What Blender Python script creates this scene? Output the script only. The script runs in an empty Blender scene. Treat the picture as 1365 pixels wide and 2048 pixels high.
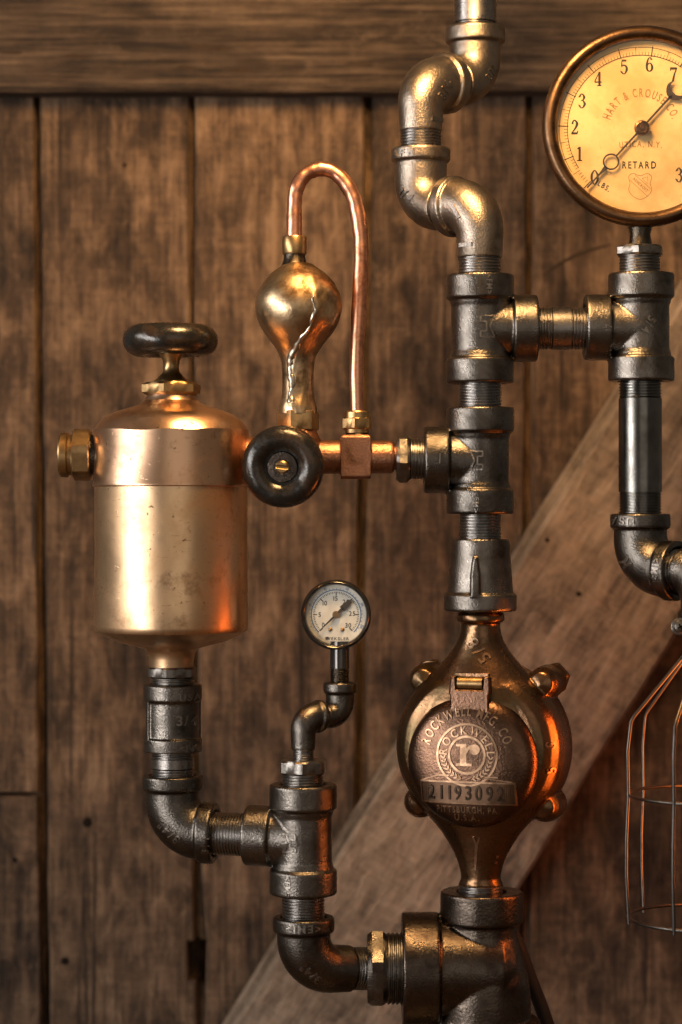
import bpy, bmesh, math, random
from mathutils import Vector, Matrix
from mathutils.bvhtree import BVHTree
random.seed(7)
R = math.radians
scene = bpy.context.scene
COL = scene.collection

# ------------------------------------------------------------------ scale
# everything is laid out in units of 0.314 mm; 1 unit at the lamp's plane (y = 0)
S = 0.000314
F = 4600.0                      # camera distance in those units
CX, CY, ZOFF = 682.5, 1024.0, 1560.0
def W(x, y, d=0.0):
    k = 1 + d / F
    return Vector(((x - CX) * k, d, (CY - y) * k))
def M3(p):                      # units -> metres
    return Vector((p[0] * S, p[1] * S, (p[2] + ZOFF) * S))

# ------------------------------------------------------------------ camera
cam = bpy.data.cameras.new('camera')
camo = bpy.data.objects.new('camera', cam); COL.objects.link(camo)
cam.sensor_fit = 'VERTICAL'; cam.sensor_height = 22.26; cam.sensor_width = 22.26
cam.lens = 50.0; cam.clip_start = 0.05; cam.clip_end = 60
camo.location = (0, -F * S, ZOFF * S); camo.rotation_euler = (R(90), 0, 0)
cam.dof.use_dof = True; cam.dof.focus_distance = F * S - 0.012; cam.dof.aperture_fstop = 2.8
scene.camera = camo
scene.render.resolution_x = 682; scene.render.resolution_y = 1024

# ------------------------------------------------------------------ light
world = bpy.data.worlds.new('World'); scene.world = world; world.use_nodes = True
bg = world.node_tree.nodes['Background']
bg.inputs[0].default_value = (1.0, 0.82, 0.64, 1); bg.inputs[1].default_value = 0.125

def area(name, loc, target, sx, sy, power, color):
    l = bpy.data.lights.new(name, 'AREA'); l.shape = 'RECTANGLE'; l.size = sx; l.size_y = sy
    l.energy = power; l.color = color
    o = bpy.data.objects.new(name, l); COL.objects.link(o); o.location = loc
    o.rotation_euler = (Vector(target) - Vector(loc)).to_track_quat('-Z', 'Z').to_euler()
    return o
ZC = ZOFF * S
area('window_light', (-1.75, -1.15, ZC + 0.15), (0, 0, ZC), 0.50, 2.3, 46, (1.0, 0.95, 0.90))
area('room_fill', (0.75, -3.2, ZC + 0.35), (0.05, 0, ZC), 2.2, 1.7, 6.0, (1.0, 0.88, 0.74))  # broad dim fill light added behind the camera to brighten the bronze
def point(name, loc, power, color, rad):
    l = bpy.data.lights.new(name, 'POINT'); l.energy = power; l.color = color; l.shadow_soft_size = rad
    o = bpy.data.objects.new(name, l); COL.objects.link(o); o.location = loc; return o
point('overhead_bulb_light', (0.03, -0.21, ZC + 0.47), 22, (1.0, 0.57, 0.22), 0.085)

vs = scene.view_settings
vs.view_transform = 'Standard'; vs.look = 'None'; vs.exposure = 0.0; vs.gamma = 1.0
vs.use_curve_mapping = False

# ------------------------------------------------------------------ materials
def nodes(name):
    m = bpy.data.materials.new(name); m.use_nodes = True
    nt = m.node_tree; p = nt.nodes['Principled BSDF']
    return m, nt, p
def N(nt, typ, **kw):
    n = nt.nodes.new(typ)
    for k, v in kw.items(): setattr(n, k, v)
    return n
def noise(nt, vec, scale, detail=4, rough=0.55, dist=0.0):
    n = N(nt, 'ShaderNodeTexNoise'); n.inputs['Scale'].default_value = scale
    n.inputs['Detail'].default_value = detail; n.inputs['Roughness'].default_value = rough
    n.inputs['Distortion'].default_value = dist
    nt.links.new(vec, n.inputs['Vector']); return n.outputs['Fac']
def ramp(nt, fac, pts):
    r = N(nt, 'ShaderNodeValToRGB'); nt.links.new(fac, r.inputs[0])
    e = r.color_ramp.elements
    while len(e) < len(pts): e.new(0.5)
    for i, (p, c) in enumerate(pts):
        e[i].position = p
        e[i].color = (c, c, c, 1) if isinstance(c, (int, float)) else (*c, 1)
    return r.outputs[0]
def mixc(nt, fac, a, b, mode='MIX'):
    m = N(nt, 'ShaderNodeMix', data_type='RGBA', blend_type=mode)
    for s, v in ((0, fac), (6, a), (7, b)):
        if isinstance(v, (int, float)): m.inputs[s].default_value = v
        elif isinstance(v, tuple): m.inputs[s].default_value = (*v, 1)
        else: nt.links.new(v, m.inputs[s])
    return m.outputs[2]
def bump(nt, h, strength, dist, prev=None):
    b = N(nt, 'ShaderNodeBump'); b.inputs['Strength'].default_value = strength
    b.inputs['Distance'].default_value = dist
    nt.links.new(h, b.inputs['Height'])
    if prev: nt.links.new(prev, b.inputs['Normal'])
    return b.outputs[0]

def metal(name, base, dark, rough=(0.25, 0.45), pscale=55, plo=0.42, phi=0.7, cast=0.0, cscale=900,
          metallic=1.0, scratch=0.0, dent=0.0, coat=0.0, vary=0.0):
    m, nt, p = nodes(name)
    tc = N(nt, 'ShaderNodeTexCoord').outputs['Object']
    n1 = noise(nt, tc, pscale, 6, 0.62, 0.4)
    f = ramp(nt, n1, [(plo, 0.0), (phi, 1.0)])
    n2 = noise(nt, tc, pscale * 6, 4, 0.6)
    f2 = ramp(nt, n2, [(0.52, 0.0), (0.78, 1.0)])
    mx = N(nt, 'ShaderNodeMath', operation='MAXIMUM')
    sc = N(nt, 'ShaderNodeMath', operation='MULTIPLY'); nt.links.new(f2, sc.inputs[0]); sc.inputs[1].default_value = 0.55
    nt.links.new(f, mx.inputs[0]); nt.links.new(sc.outputs[0], mx.inputs[1])
    col = mixc(nt, mx.outputs[0], base, dark)
    if vary:
        oi = N(nt, 'ShaderNodeObjectInfo'); vr = N(nt, 'ShaderNodeMapRange'); vr.inputs[3].default_value = 1 - vary; vr.inputs[4].default_value = 1 + vary
        nt.links.new(oi.outputs['Random'], vr.inputs[0]); hs = N(nt, 'ShaderNodeHueSaturation'); nt.links.new(vr.outputs[0], hs.inputs['Value']); nt.links.new(col, hs.inputs['Color']); col = hs.outputs[0]
    nt.links.new(col, p.inputs['Base Color'])
    p.inputs['Metallic'].default_value = metallic
    mr = N(nt, 'ShaderNodeMapRange'); mr.inputs[3].default_value = rough[0]; mr.inputs[4].default_value = rough[1]
    n3 = noise(nt, tc, pscale * 2.3, 5, 0.65)
    add = N(nt, 'ShaderNodeMath', operation='ADD'); nt.links.new(n3, add.inputs[0])
    m2 = N(nt, 'ShaderNodeMath', operation='MULTIPLY'); nt.links.new(mx.outputs[0], m2.inputs[0]); m2.inputs[1].default_value = 0.4
    nt.links.new(m2.outputs[0], add.inputs[1]); 
    mr.inputs[1].default_value = 0.3; mr.inputs[2].default_value = 0.95
    nt.links.new(add.outputs[0], mr.inputs[0]); nt.links.new(mr.outputs[0], p.inputs['Roughness'])
    nrm = None
    if dent: nrm = bump(nt, noise(nt, tc, 45, 2, 0.4), dent, 0.004)
    if cast: nrm = bump(nt, noise(nt, tc, cscale, 3, 0.6), cast, 0.0009, nrm)
    if scratch:
        mp = N(nt, 'ShaderNodeMapping'); nt.links.new(tc, mp.inputs[0]); mp.inputs['Scale'].default_value = (1, 1, 14)
        nrm = bump(nt, noise(nt, mp.outputs[0], 320, 3, 0.7), scratch, 0.0003, nrm)
    if nrm: nt.links.new(nrm, p.inputs['Normal'])
    if coat: p.inputs['Coat Weight'].default_value = coat; p.inputs['Coat Roughness'].default_value = 0.12
    return m

MAT = {}
MAT['iron'] = metal('cast_iron', (0.165, 0.15, 0.135), (0.052, 0.045, 0.039), (0.23, 0.37), 55, 0.42, 0.68, cast=0.34, cscale=900, vary=0.22)
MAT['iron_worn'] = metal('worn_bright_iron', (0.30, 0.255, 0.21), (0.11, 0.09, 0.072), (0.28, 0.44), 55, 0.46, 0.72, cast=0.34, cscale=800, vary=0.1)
MAT['iron_dark'] = metal('oiled_dark_iron', (0.11, 0.09, 0.075), (0.035, 0.026, 0.022), (0.20, 0.36), 60, 0.4, 0.7, cast=0.35, cscale=760)
MAT['steel'] = metal('machined_steel', (0.25, 0.235, 0.225), (0.08, 0.07, 0.062), (0.22, 0.42), 90, 0.5, 0.8, scratch=0.25)
MAT['pipe'] = metal('black_pipe', (0.17, 0.165, 0.155), (0.06, 0.056, 0.05), (0.16, 0.28), 50, 0.40, 0.7, scratch=0.10)
MAT['zinc'] = metal('plain_steel_hex', (0.22, 0.205, 0.19), (0.08, 0.07, 0.06), (0.26, 0.42), 110, 0.5, 0.8, cast=0.2)
def stained(name, base, mid_c, dark, rough, sc):
    m, nt, p = nodes(name)
    tc = N(nt, 'ShaderNodeTexCoord').outputs['Object']
    smoke = ramp(nt, noise(nt, tc, 22 * sc, 6, 0.62, 0.2), [(0.46, 0.0), (0.66, 0.85)])
    blot = ramp(nt, noise(nt, tc, 48 * sc, 8, 0.70, 0.15), [(0.55, 0.0), (0.70, 0.8)])
    speck = ramp(nt, noise(nt, tc, 330, 3, 0.6, 0.4), [(0.66, 0.0), (0.74, 0.85)])
    q = N(nt, 'ShaderNodeMapping'); nt.links.new(tc, q.inputs[0]); q.inputs['Scale'].default_value = (1, 1, 0.12)
    runs = ramp(nt, noise(nt, q.outputs[0], 90, 4, 0.6, 0.5), [(0.58, 0.0), (0.75, 0.55)])
    q2 = N(nt, 'ShaderNodeMapping'); nt.links.new(tc, q2.inputs[0]); q2.inputs['Scale'].default_value = (1, 1, 7); q2.inputs['Rotation'].default_value = (0.3, 0.55, 0.2)
    scr = ramp(nt, noise(nt, q2.outputs[0], 150, 2, 0.5, 0.6), [(0.69, 0.0), (0.73, 0.6)])
    c = mixc(nt, smoke, base, mid_c); c = mixc(nt, runs, c, mid_c); c = mixc(nt, blot, c, dark); c = mixc(nt, speck, c, tuple(x * .5 for x in dark)); c = mixc(nt, scr, c, dark)
    nt.links.new(c, p.inputs['Base Color']); p.inputs['Metallic'].default_value = 1.0
    ad = N(nt, 'ShaderNodeMath', operation='MULTIPLY_ADD'); nt.links.new(smoke, ad.inputs[0]); ad.inputs[1].default_value = rough[1] - rough[0]; ad.inputs[2].default_value = rough[0]
    a2 = N(nt, 'ShaderNodeMath', operation='MULTIPLY_ADD'); nt.links.new(blot, a2.inputs[0]); a2.inputs[1].default_value = 0.12; nt.links.new(ad.outputs[0], a2.inputs[2])
    nt.links.new(a2.outputs[0], p.inputs['Roughness'])
    n = bump(nt, noise(nt, tc, 40, 2, 0.4), 0.07, 0.004); n = bump(nt, speck, 0.25, 0.0004, n)
    nt.links.new(n, p.inputs['Normal']); return m
MAT['bronze'] = stained('aged_bronze', (0.74, 0.51, 0.31), (0.50, 0.32, 0.18), (0.22, 0.125, 0.07), (0.30, 0.46), 1.0)
MAT['bronze_cap'] = stained('scuffed_red_bronze', (0.62, 0.40, 0.26), (0.42, 0.25, 0.165), (0.18, 0.105, 0.068), (0.28, 0.46), 1.5)
MAT['brass'] = metal('yellow_brass', (0.45, 0.29, 0.135), (0.15, 0.09, 0.04), (0.28, 0.44), 80, 0.44, 0.75, cast=0.06)
MAT['copper'] = metal('copper', (0.70, 0.34, 0.215), (0.20, 0.08, 0.045), (0.26, 0.44), 75, 0.50, 0.70, scratch=0.1)
MAT['red_brass'] = metal('rough_red_brass', (0.38, 0.19, 0.115), (0.12, 0.06, 0.035), (0.32, 0.5), 80, 0.45, 0.7, cast=0.5, cscale=650)
MAT['blackened'] = metal('blackened_joint', (0.10, 0.08, 0.06), (0.03, 0.025, 0.02), (0.2, 0.4), 90, 0.4, 0.7, cast=0.3)
MAT['chamber'] = metal('chamber_brass', (0.56, 0.41, 0.25), (0.11, 0.065, 0.032), (0.27, 0.45), 38, 0.42, 0.60, cast=0.22, cscale=300, dent=0.16)
MAT['solder'] = metal('solder', (0.50, 0.45, 0.38), (0.16, 0.12, 0.08), (0.25, 0.42), 120, 0.45, 0.7, cast=0.2, cscale=400)
MAT['meter'] = metal('green_bronze', (0.205, 0.112, 0.062), (0.055, 0.052, 0.025), (0.22, 0.36), 34, 0.42, 0.70, cast=0.22, cscale=350)
MAT['lid'] = metal('brown_bronze', (0.135, 0.076, 0.050), (0.055, 0.034, 0.024), (0.24, 0.36), 45, 0.42, 0.72, cast=0.25, cscale=600)
MAT['letter'] = metal('worn_bronze_relief', (0.34, 0.215, 0.135), (0.15, 0.09, 0.055), (0.26, 0.42), 120, 0.45, 0.75)
MAT['iron_letter'] = metal('iron_relief', (0.27, 0.245, 0.22), (0.12, 0.10, 0.09), (0.26, 0.40), 120, 0.45, 0.75, cast=0.4)
MAT['bezel'] = metal('bezel_bronze', (0.19, 0.11, 0.06), (0.04, 0.025, 0.016), (0.26, 0.44), 45, 0.44, 0.70, cast=0.18, cscale=600)
MAT['case_black'] = metal('glossy_black_steel', (0.045, 0.042, 0.04), (0.02, 0.02, 0.02), (0.14, 0.26), 60, metallic=0.6, coat=0.5)
MAT['wire'] = metal('cage_wire', (0.10, 0.095, 0.09), (0.05, 0.045, 0.04), (0.28, 0.45), 150, 0.5, 0.8, scratch=0.2)
MAT['plate'] = metal('plate_bronze', (0.19, 0.115, 0.075), (0.09, 0.055, 0.036), (0.28, 0.42), 70, 0.45, 0.75)
MAT['number'] = metal('stamped_digits', (0.06, 0.042, 0.03), (0.03, 0.022, 0.016), (0.4, 0.5), 100)

def plain(name, col, rough, coat=0.0, spec=0.5):
    m, nt, p = nodes(name)
    tc = N(nt, 'ShaderNodeTexCoord').outputs['Object']
    f = ramp(nt, noise(nt, tc, 120, 5, 0.6), [(0.4, 0.0), (0.75, 1.0)])
    nt.links.new(mixc(nt, f, col, tuple(c * 0.72 for c in col)), p.inputs['Base Color'])
    p.inputs['Roughness'].default_value = rough; p.inputs['Specular IOR Level'].default_value = spec
    p.inputs['Coat Weight'].default_value = coat; p.inputs['Coat Roughness'].default_value = 0.15
    return m, nt, p
MAT['ink'] = plain('printed_black', (0.045, 0.03, 0.018), 0.7, 0, 0.2)[0]
MAT['ink_faint'] = plain('faded_print', (0.30, 0.17, 0.07), 0.8, 0, 0.2)[0]
MAT['ink_small'] = plain('black_print', (0.03, 0.03, 0.035), 0.6, 0, 0.2)[0]
MAT['ink_blue'] = plain('blue_print', (0.10, 0.22, 0.50), 0.6, 0, 0.2)[0]
MAT['needle'] = plain('needle_black', (0.03, 0.02, 0.015), 0.5)[0]
MAT['cord'] = plain('black_rubber', (0.012, 0.011, 0.010), 0.6)[0]
MAT['knot'] = plain('dark_knot', (0.035, 0.024, 0.017), 0.9, 0, 0.1)[0]
MAT['hole'] = plain('dark_hole', (0.010, 0.007, 0.005), 0.9, 0, 0.1)[0]
# worn black enamel of the wheels
m, nt, p = nodes('worn_black_enamel')
tc = N(nt, 'ShaderNodeTexCoord').outputs['Object']
f = ramp(nt, noise(nt, tc, 75, 6, 0.65, 0.5), [(0.45, 0.0), (0.78, 1.0)])
nt.links.new(mixc(nt, f, (0.009, 0.008, 0.007), (0.045, 0.025, 0.012)), p.inputs['Base Color'])
mr = N(nt, 'ShaderNodeMapRange'); nt.links.new(noise(nt, tc, 160, 5, 0.7), mr.inputs[0])
mr.inputs[1].default_value = 0.3; mr.inputs[2].default_value = 0.75; mr.inputs[3].default_value = 0.12; mr.inputs[4].default_value = 0.42
nt.links.new(mr.outputs[0], p.inputs['Roughness'])
p.inputs['Specular IOR Level'].default_value = 0.55
nt.links.new(bump(nt, noise(nt, tc, 220, 4, 0.6), 0.25, 0.0008), p.inputs['Normal'])
MAT['enamel'] = m
# old paper dial
m, nt, p = nodes('yellowed_dial')
tc = N(nt, 'ShaderNodeTexCoord').outputs['Object']
c = mixc(nt, ramp(nt, noise(nt, tc, 28, 4, 0.6), [(0.38, 0.0), (0.62, 1.0)]), (0.66, 0.50, 0.27), (0.50, 0.34, 0.15))
c = mixc(nt, ramp(nt, noise(nt, tc, 150, 5, 0.65), [(0.60, 0.0), (0.80, 0.7)]), c, (0.48, 0.29, 0.11))
nt.links.new(c, p.inputs['Base Color']); p.inputs['Roughness'].default_value = 0.6
p.inputs['Specular IOR Level'].default_value = 0.25
MAT['dial'] = m
MAT['dial_white'] = plain('white_dial', (0.88, 0.90, 0.92), 0.5, 0, 0.3)[0]
# thin window glass
m = bpy.data.materials.new('gauge_glass'); m.use_nodes = True; nt = m.node_tree; nt.nodes.clear()
o = N(nt, 'ShaderNodeOutputMaterial'); mx = N(nt, 'ShaderNodeMixShader'); lw = N(nt, 'ShaderNodeLayerWeight'); fr = N(nt, 'ShaderNodeMapRange'); fr.inputs[3].default_value = 0.03; fr.inputs[4].default_value = 0.30; pw = N(nt, 'ShaderNodeMath', operation='POWER'); pw.inputs[1].default_value = 4.0; nt.links.new(lw.outputs['Facing'], pw.inputs[0]); nt.links.new(pw.outputs[0], fr.inputs[0])
tr = N(nt, 'ShaderNodeBsdfTransparent'); tr.inputs[0].default_value = (0.97, 0.96, 0.93, 1); gl = N(nt, 'ShaderNodeBsdfGlossy'); gl.inputs['Roughness'].default_value = 0.05
nt.links.new(fr.outputs[0], mx.inputs[0]); nt.links.new(tr.outputs[0], mx.inputs[1]); nt.links.new(gl.outputs[0], mx.inputs[2]); nt.links.new(mx.outputs[0], o.inputs[0])
MAT['glass'] = m
# lit amber bulb
m, nt, p = nodes('lit_amber_bulb')
p.inputs['Base Color'].default_value = (0.9, 0.5, 0.2, 1); p.inputs['Roughness'].default_value = 0.2
p.inputs['Emission Color'].default_value = (1.0, 0.20, 0.028, 1); p.inputs['Emission Strength'].default_value = 26
MAT['bulb'] = m

def wood(name, cols, ang=0.0, saw=0.08, fibre=0.22, mid=0.40):
    """rough old boards; grain runs along local z turned by ang about y; cols from dark to light"""
    m, nt, p = nodes(name)
    tc = N(nt, 'ShaderNodeTexCoord').outputs['Object']
    oi = N(nt, 'ShaderNodeObjectInfo')
    off = N(nt, 'ShaderNodeVectorMath', operation='SCALE'); off.inputs[0].default_value = (7.3, 3.1, 11.7)
    nt.links.new(oi.outputs['Random'], off.inputs['Scale'])
    ad = N(nt, 'ShaderNodeVectorMath', operation='ADD'); nt.links.new(tc, ad.inputs[0]); nt.links.new(off.outputs[0], ad.inputs[1])
    rot = N(nt, 'ShaderNodeMapping'); nt.links.new(ad.outputs[0], rot.inputs[0]); rot.inputs['Rotation'].default_value = (0, ang, 0)
    v = rot.outputs[0]
    def st(sx, sz):
        q = N(nt, 'ShaderNodeMapping'); nt.links.new(v, q.inputs[0]); q.inputs['Scale'].default_value = (sx, 1, sz); return q.outputs[0]
    big = noise(nt, st(1, .5), 14, 5, 0.6, 0.5)
    md = noise(nt, st(1, .40), 70, 9, 0.72, 0.5)
    fv = noise(nt, st(1, .03), 300, 5, 0.7, 0.35)
    fh = noise(nt, st(.14, 1), 240, 4, 0.6, 0.6)
    crack = ramp(nt, noise(nt, st(1, .022), 110, 3, 0.5, 0.5), [(0.655, 0.0), (0.69, 0.85)])
    worn = ramp(nt, noise(nt, st(1, .7), 38, 9, 0.78, 0.4), [(0.54, 0.0), (0.70, 0.62)])
    acc = None
    for f, w in ((big, 0.30), (md, mid), (fv, fibre), (fh, saw)):
        q = N(nt, 'ShaderNodeMath', operation='MULTIPLY_ADD'); nt.links.new(f, q.inputs[0]); q.inputs[1].default_value = w
        if acc is None: q.inputs[2].default_value = 0.5 - 0.5 * (0.30 + mid + fibre + saw)
        else: nt.links.new(acc, q.inputs[2])
        acc = q.outputs[0]
    c = ramp(nt, acc, list(zip((0.41, 0.465, 0.515, 0.59), cols)))
    c = mixc(nt, worn, c, cols[3]); c = mixc(nt, crack, c, tuple(x * .7 for x in cols[0]))
    nt.links.new(c, p.inputs['Base Color']); p.inputs['Roughness'].default_value = 0.75
    p.inputs['Specular IOR Level'].default_value = 0.25
    n = bump(nt, fv, 0.8, 0.002); n = bump(nt, md, 0.8, 0.005, n)
    nt.links.new(n, p.inputs['Normal'])
    return m
MAT['plank'] = wood('rough_plank_wood', [(0.018, 0.011, 0.007), (0.049, 0.030, 0.018), (0.093, 0.057, 0.034), (0.20, 0.130, 0.080)])
MAT['rail'] = wood('weathered_rail_wood', [(0.014, 0.009, 0.007), (0.034, 0.023, 0.016), (0.060, 0.041, 0.028), (0.11, 0.078, 0.055)], R(90), 0.03, 0.50, 0.22)
MAT['brace'] = wood('brace_wood', [(0.055, 0.041, 0.031), (0.135, 0.101, 0.074), (0.205, 0.155, 0.113), (0.33, 0.255, 0.19)], R(-32), 0.10, 0.14, 0.42)
MAT['table'] = wood('table_wood', [(0.03, 0.02, 0.012), (0.08, 0.05, 0.03), (0.14, 0.09, 0.05), (0.22, 0.15, 0.09)], R(90))

# ------------------------------------------------------------------ mesh helpers
def frame(axis, ref=None):
    a = Vector(axis).normalized()
    r = Vector(ref) if ref is not None else (Vector((0, 0, 1)) if abs(a.z) < 0.9 else Vector((0, -1, 0)))
    u = (r - a * r.dot(a)).normalized()
    return a, u, a.cross(u)
class MB:
    def __init__(s): s.v = []; s.f = []
    def lathe(s, prof, o, axis, seg=64, closed_ends=True):
        a, u, w = frame(axis); o = Vector(o); rows = []
        for r, t in prof:
            if r <= 1e-6: rows.append([len(s.v)]); s.v.append(o + a * t); continue
            row = []
            for k in range(seg):
                th = 2 * math.pi * k / seg
                row.append(len(s.v)); s.v.append(o + a * t + (u * math.cos(th) + w * math.sin(th)) * r)
            rows.append(row)
        for A, B in zip(rows, rows[1:]):
            for k in range(seg):
                k2 = (k + 1) % seg
                if len(A) == 1 and len(B) == 1: continue
                if len(A) == 1: s.f.append((A[0], B[k], B[k2]))
                elif len(B) == 1: s.f.append((A[k], B[0], A[k2]))
                else: s.f.append((A[k], B[k], B[k2], A[k2]))
        return s
    def ring(s, prof, o, axis, seg=64):       # closed profile loop
        return s.lathe(list(prof) + [prof[0]], o, axis, seg)
    def tube(s, pts, rad, seg=16, caps=True):
        pts = [Vector(p) for p in pts]; n = len(pts)
        if isinstance(rad, (int, float)): rad = [rad] * n
        t0 = (pts[1] - pts[0]).normalized(); _, u, _ = frame(t0); rows = []
        for i, p in enumerate(pts):
            t = (pts[min(i + 1, n - 1)] - pts[max(i - 1, 0)]).normalized()
            u = (u - t * u.dot(t)).normalized(); w = t.cross(u)
            row = []
            for k in range(seg):
                th = 2 * math.pi * k / seg
                row.append(len(s.v)); s.v.append(p + (u * math.cos(th) + w * math.sin(th)) * rad[i])
            rows.append(row)
        for A, B in zip(rows, rows[1:]):
            for k in range(seg):
                k2 = (k + 1) % seg; s.f.append((A[k], B[k], B[k2], A[k2]))
        if caps: s.f.append(tuple(rows[0][::-1])); s.f.append(tuple(rows[-1]))
        return s
    def prism(s, poly, o, axis, u, t0, t1, inset=0.0, both=False):
        """polygon (x along u, y along axis x u) from t0 to t1, top edge chamfered by inset"""
        a = Vector(axis).normalized(); u = Vector(u).normalized(); w = a.cross(u); o = Vector(o)
        n = len(poly)
        area2 = sum(poly[i][0] * poly[(i + 1) % n][1] - poly[(i + 1) % n][0] * poly[i][1] for i in range(n))
        if area2 < 0: poly = poly[::-1]
        def ins(d):
            out = []
            for i in range(n):
                p, q, r = Vector(poly[i - 1]), Vector(poly[i]), Vector(poly[(i + 1) % n])
                e1 = (q - p).normalized(); e2 = (r - q).normalized()
                n1 = Vector((-e1.y, e1.x)); n2 = Vector((-e2.y, e2.x))
                b = n1 + n2; den = max(0.3, 1 + n1.dot(n2)); out.append(q + b * (d / den))
            return out
        lv = [(poly if not (both and inset) else ins(inset), t0)]
        if both and inset: lv.append((poly, t0 + inset * (1 if t1 > t0 else -1)))
        if inset: lv += [(poly, t1 - inset * (1 if t1 > t0 else -1)), (ins(inset), t1)]
        else: lv.append((poly, t1))
        rows = []
        for pl, t in lv:
            rows.append([len(s.v) + i for i in range(n)])
            for q in pl: s.v.append(o + u * q[0] + w * q[1] + a * t)
        for A, B in zip(rows, rows[1:]):
            for k in range(n):
                k2 = (k + 1) % n; s.f.append((A[k], A[k2], B[k2], B[k]))
        s.f.append(tuple(rows[0][::-1])); s.f.append(tuple(rows[-1])); return s
    def hexn(s, o, axis, t0, t1, r, phase=0.0, ref=None, dome=4.0):
        """hex nut with rounded corner chamfers on both faces"""
        a, u, w = frame(axis, ref); o = Vector(o); sg = 1 if t1 > t0 else -1
        seg = 36; rows = []
        apo = r * math.cos(math.pi / 6)
        def hr(th):
            q = (th + phase) % (math.pi / 3) - math.pi / 6
            return apo / math.cos(q)
        for t, lim, flat in ((t0, apo * 0.97, True), (t0 + sg * dome, r, False), (t1 - sg * dome, r, False), (t1, apo * 0.97, True)):
            row = []
            for k in range(seg):
                th = 2 * math.pi * k / seg
                rr = min(hr(th), lim) if flat else hr(th)
                tt = t if flat else t
                row.append(len(s.v)); s.v.append(o + a * tt + (u * math.cos(th) + w * math.sin(th)) * rr)
            rows.append(row)
        for A, B in zip(rows, rows[1:]):
            for k in range(seg):
                k2 = (k + 1) % seg; s.f.append((A[k], B[k], B[k2], A[k2]))
        s.f.append(tuple(rows[0][::-1])); s.f.append(tuple(rows[-1])); return s
    def box(s, o, ax, ay, az, hx, hy, hz):
        ax, ay, az = (Vector(q).normalized() for q in (ax, ay, az)); o = Vector(o); b = len(s.v)
        for i in range(8):
            s.v.append(o + ax * hx * (1 if i & 1 else -1) + ay * hy * (1 if i & 2 else -1) + az * hz * (1 if i & 4 else -1))
        for q in ((0, 2, 3, 1), (4, 5, 7, 6), (0, 1, 5, 4), (2, 6, 7, 3), (0, 4, 6, 2), (1, 3, 7, 5)):
            s.f.append(tuple(b + i for i in q))
        return s
    def loft(s, rows_pts):
        rows = []
        for row in rows_pts:
            rows.append([len(s.v) + i for i in range(len(row))]); s.v += [Vector(p) for p in row]
        for A, B in zip(rows, rows[1:]):
            n = len(A)
            for k in range(n):
                k2 = (k + 1) % n; s.f.append((A[k], B[k], B[k2], A[k2]))
        s.f.append(tuple(rows[0][::-1])); s.f.append(tuple(rows[-1])); return s
    def mesh(s, name):
        me = bpy.data.meshes.new(name)
        bm = bmesh.new(); vs_ = [bm.verts.new(M3(p) - BASE) for p in s.v]
        for f in s.f:
            try: bm.faces.new([vs_[i] for i in f])
            except ValueError: pass
        bmesh.ops.recalc_face_normals(bm, faces=bm.faces[:])
        bm.to_mesh(me); bm.free(); return me
    def build(s, name, mat, parent, ang=35, label=None):
        me = s.mesh(name)
        for p in me.polygons: p.use_smooth = True
        me.set_sharp_from_angle(angle=R(ang))
        return link(name, me, mat, parent, label)
    def build_cast(s, name, mat, parent, voxel=2.0, it=9, fac=0.5, label=None):
        """fuse the overlapping solids into one casting with soft fillets"""
        me = s.mesh(name + '_raw')
        tmp = bpy.data.objects.new('casting_tmp', me); COL.objects.link(tmp)
        r = tmp.modifiers.new('r', 'REMESH'); r.mode = 'VOXEL'; r.voxel_size = voxel * S; r.use_smooth_shade = True
        q = tmp.modifiers.new('s', 'SMOOTH'); q.factor = fac; q.iterations = it
        dg = bpy.context.evaluated_depsgraph_get()
        out = bpy.data.meshes.new_from_object(tmp.evaluated_get(dg)); out.name = name
        bpy.data.objects.remove(tmp); bpy.data.meshes.remove(me)
        for p in out.polygons: p.use_smooth = True
        return link(name, out, mat, parent, label)
def link(name, me, mat, parent, label=None):
    o = bpy.data.objects.new(name, me); COL.objects.link(o)
    me.materials.clear(); me.materials.append(MAT[mat])
    o.parent = parent
    if label: o['label'] = label
    return o
BASE = Vector((0, 0, 0))
X, Y, Z = Vector((1, 0, 0)), Vector((0, 1, 0)), Vector((0, 0, 1))

def threads(r, t0, t1, pitch=5.8, depth=2.4, ends=True):
    sg = 1 if t1 > t0 else -1; n = max(2, int(abs(t1 - t0) / pitch)); st = (t1 - t0) / n
    pr = [(0, t0)] if ends else []
    for i in range(n):
        a = t0 + i * st
        pr += [(r - depth, a), (r - depth, a + 0.18 * st), (r, a + 0.45 * st), (r, a + 0.7 * st), (r - depth, a + 0.98 * st)]
    if ends: pr.append((0, t1))
    return pr

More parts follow.
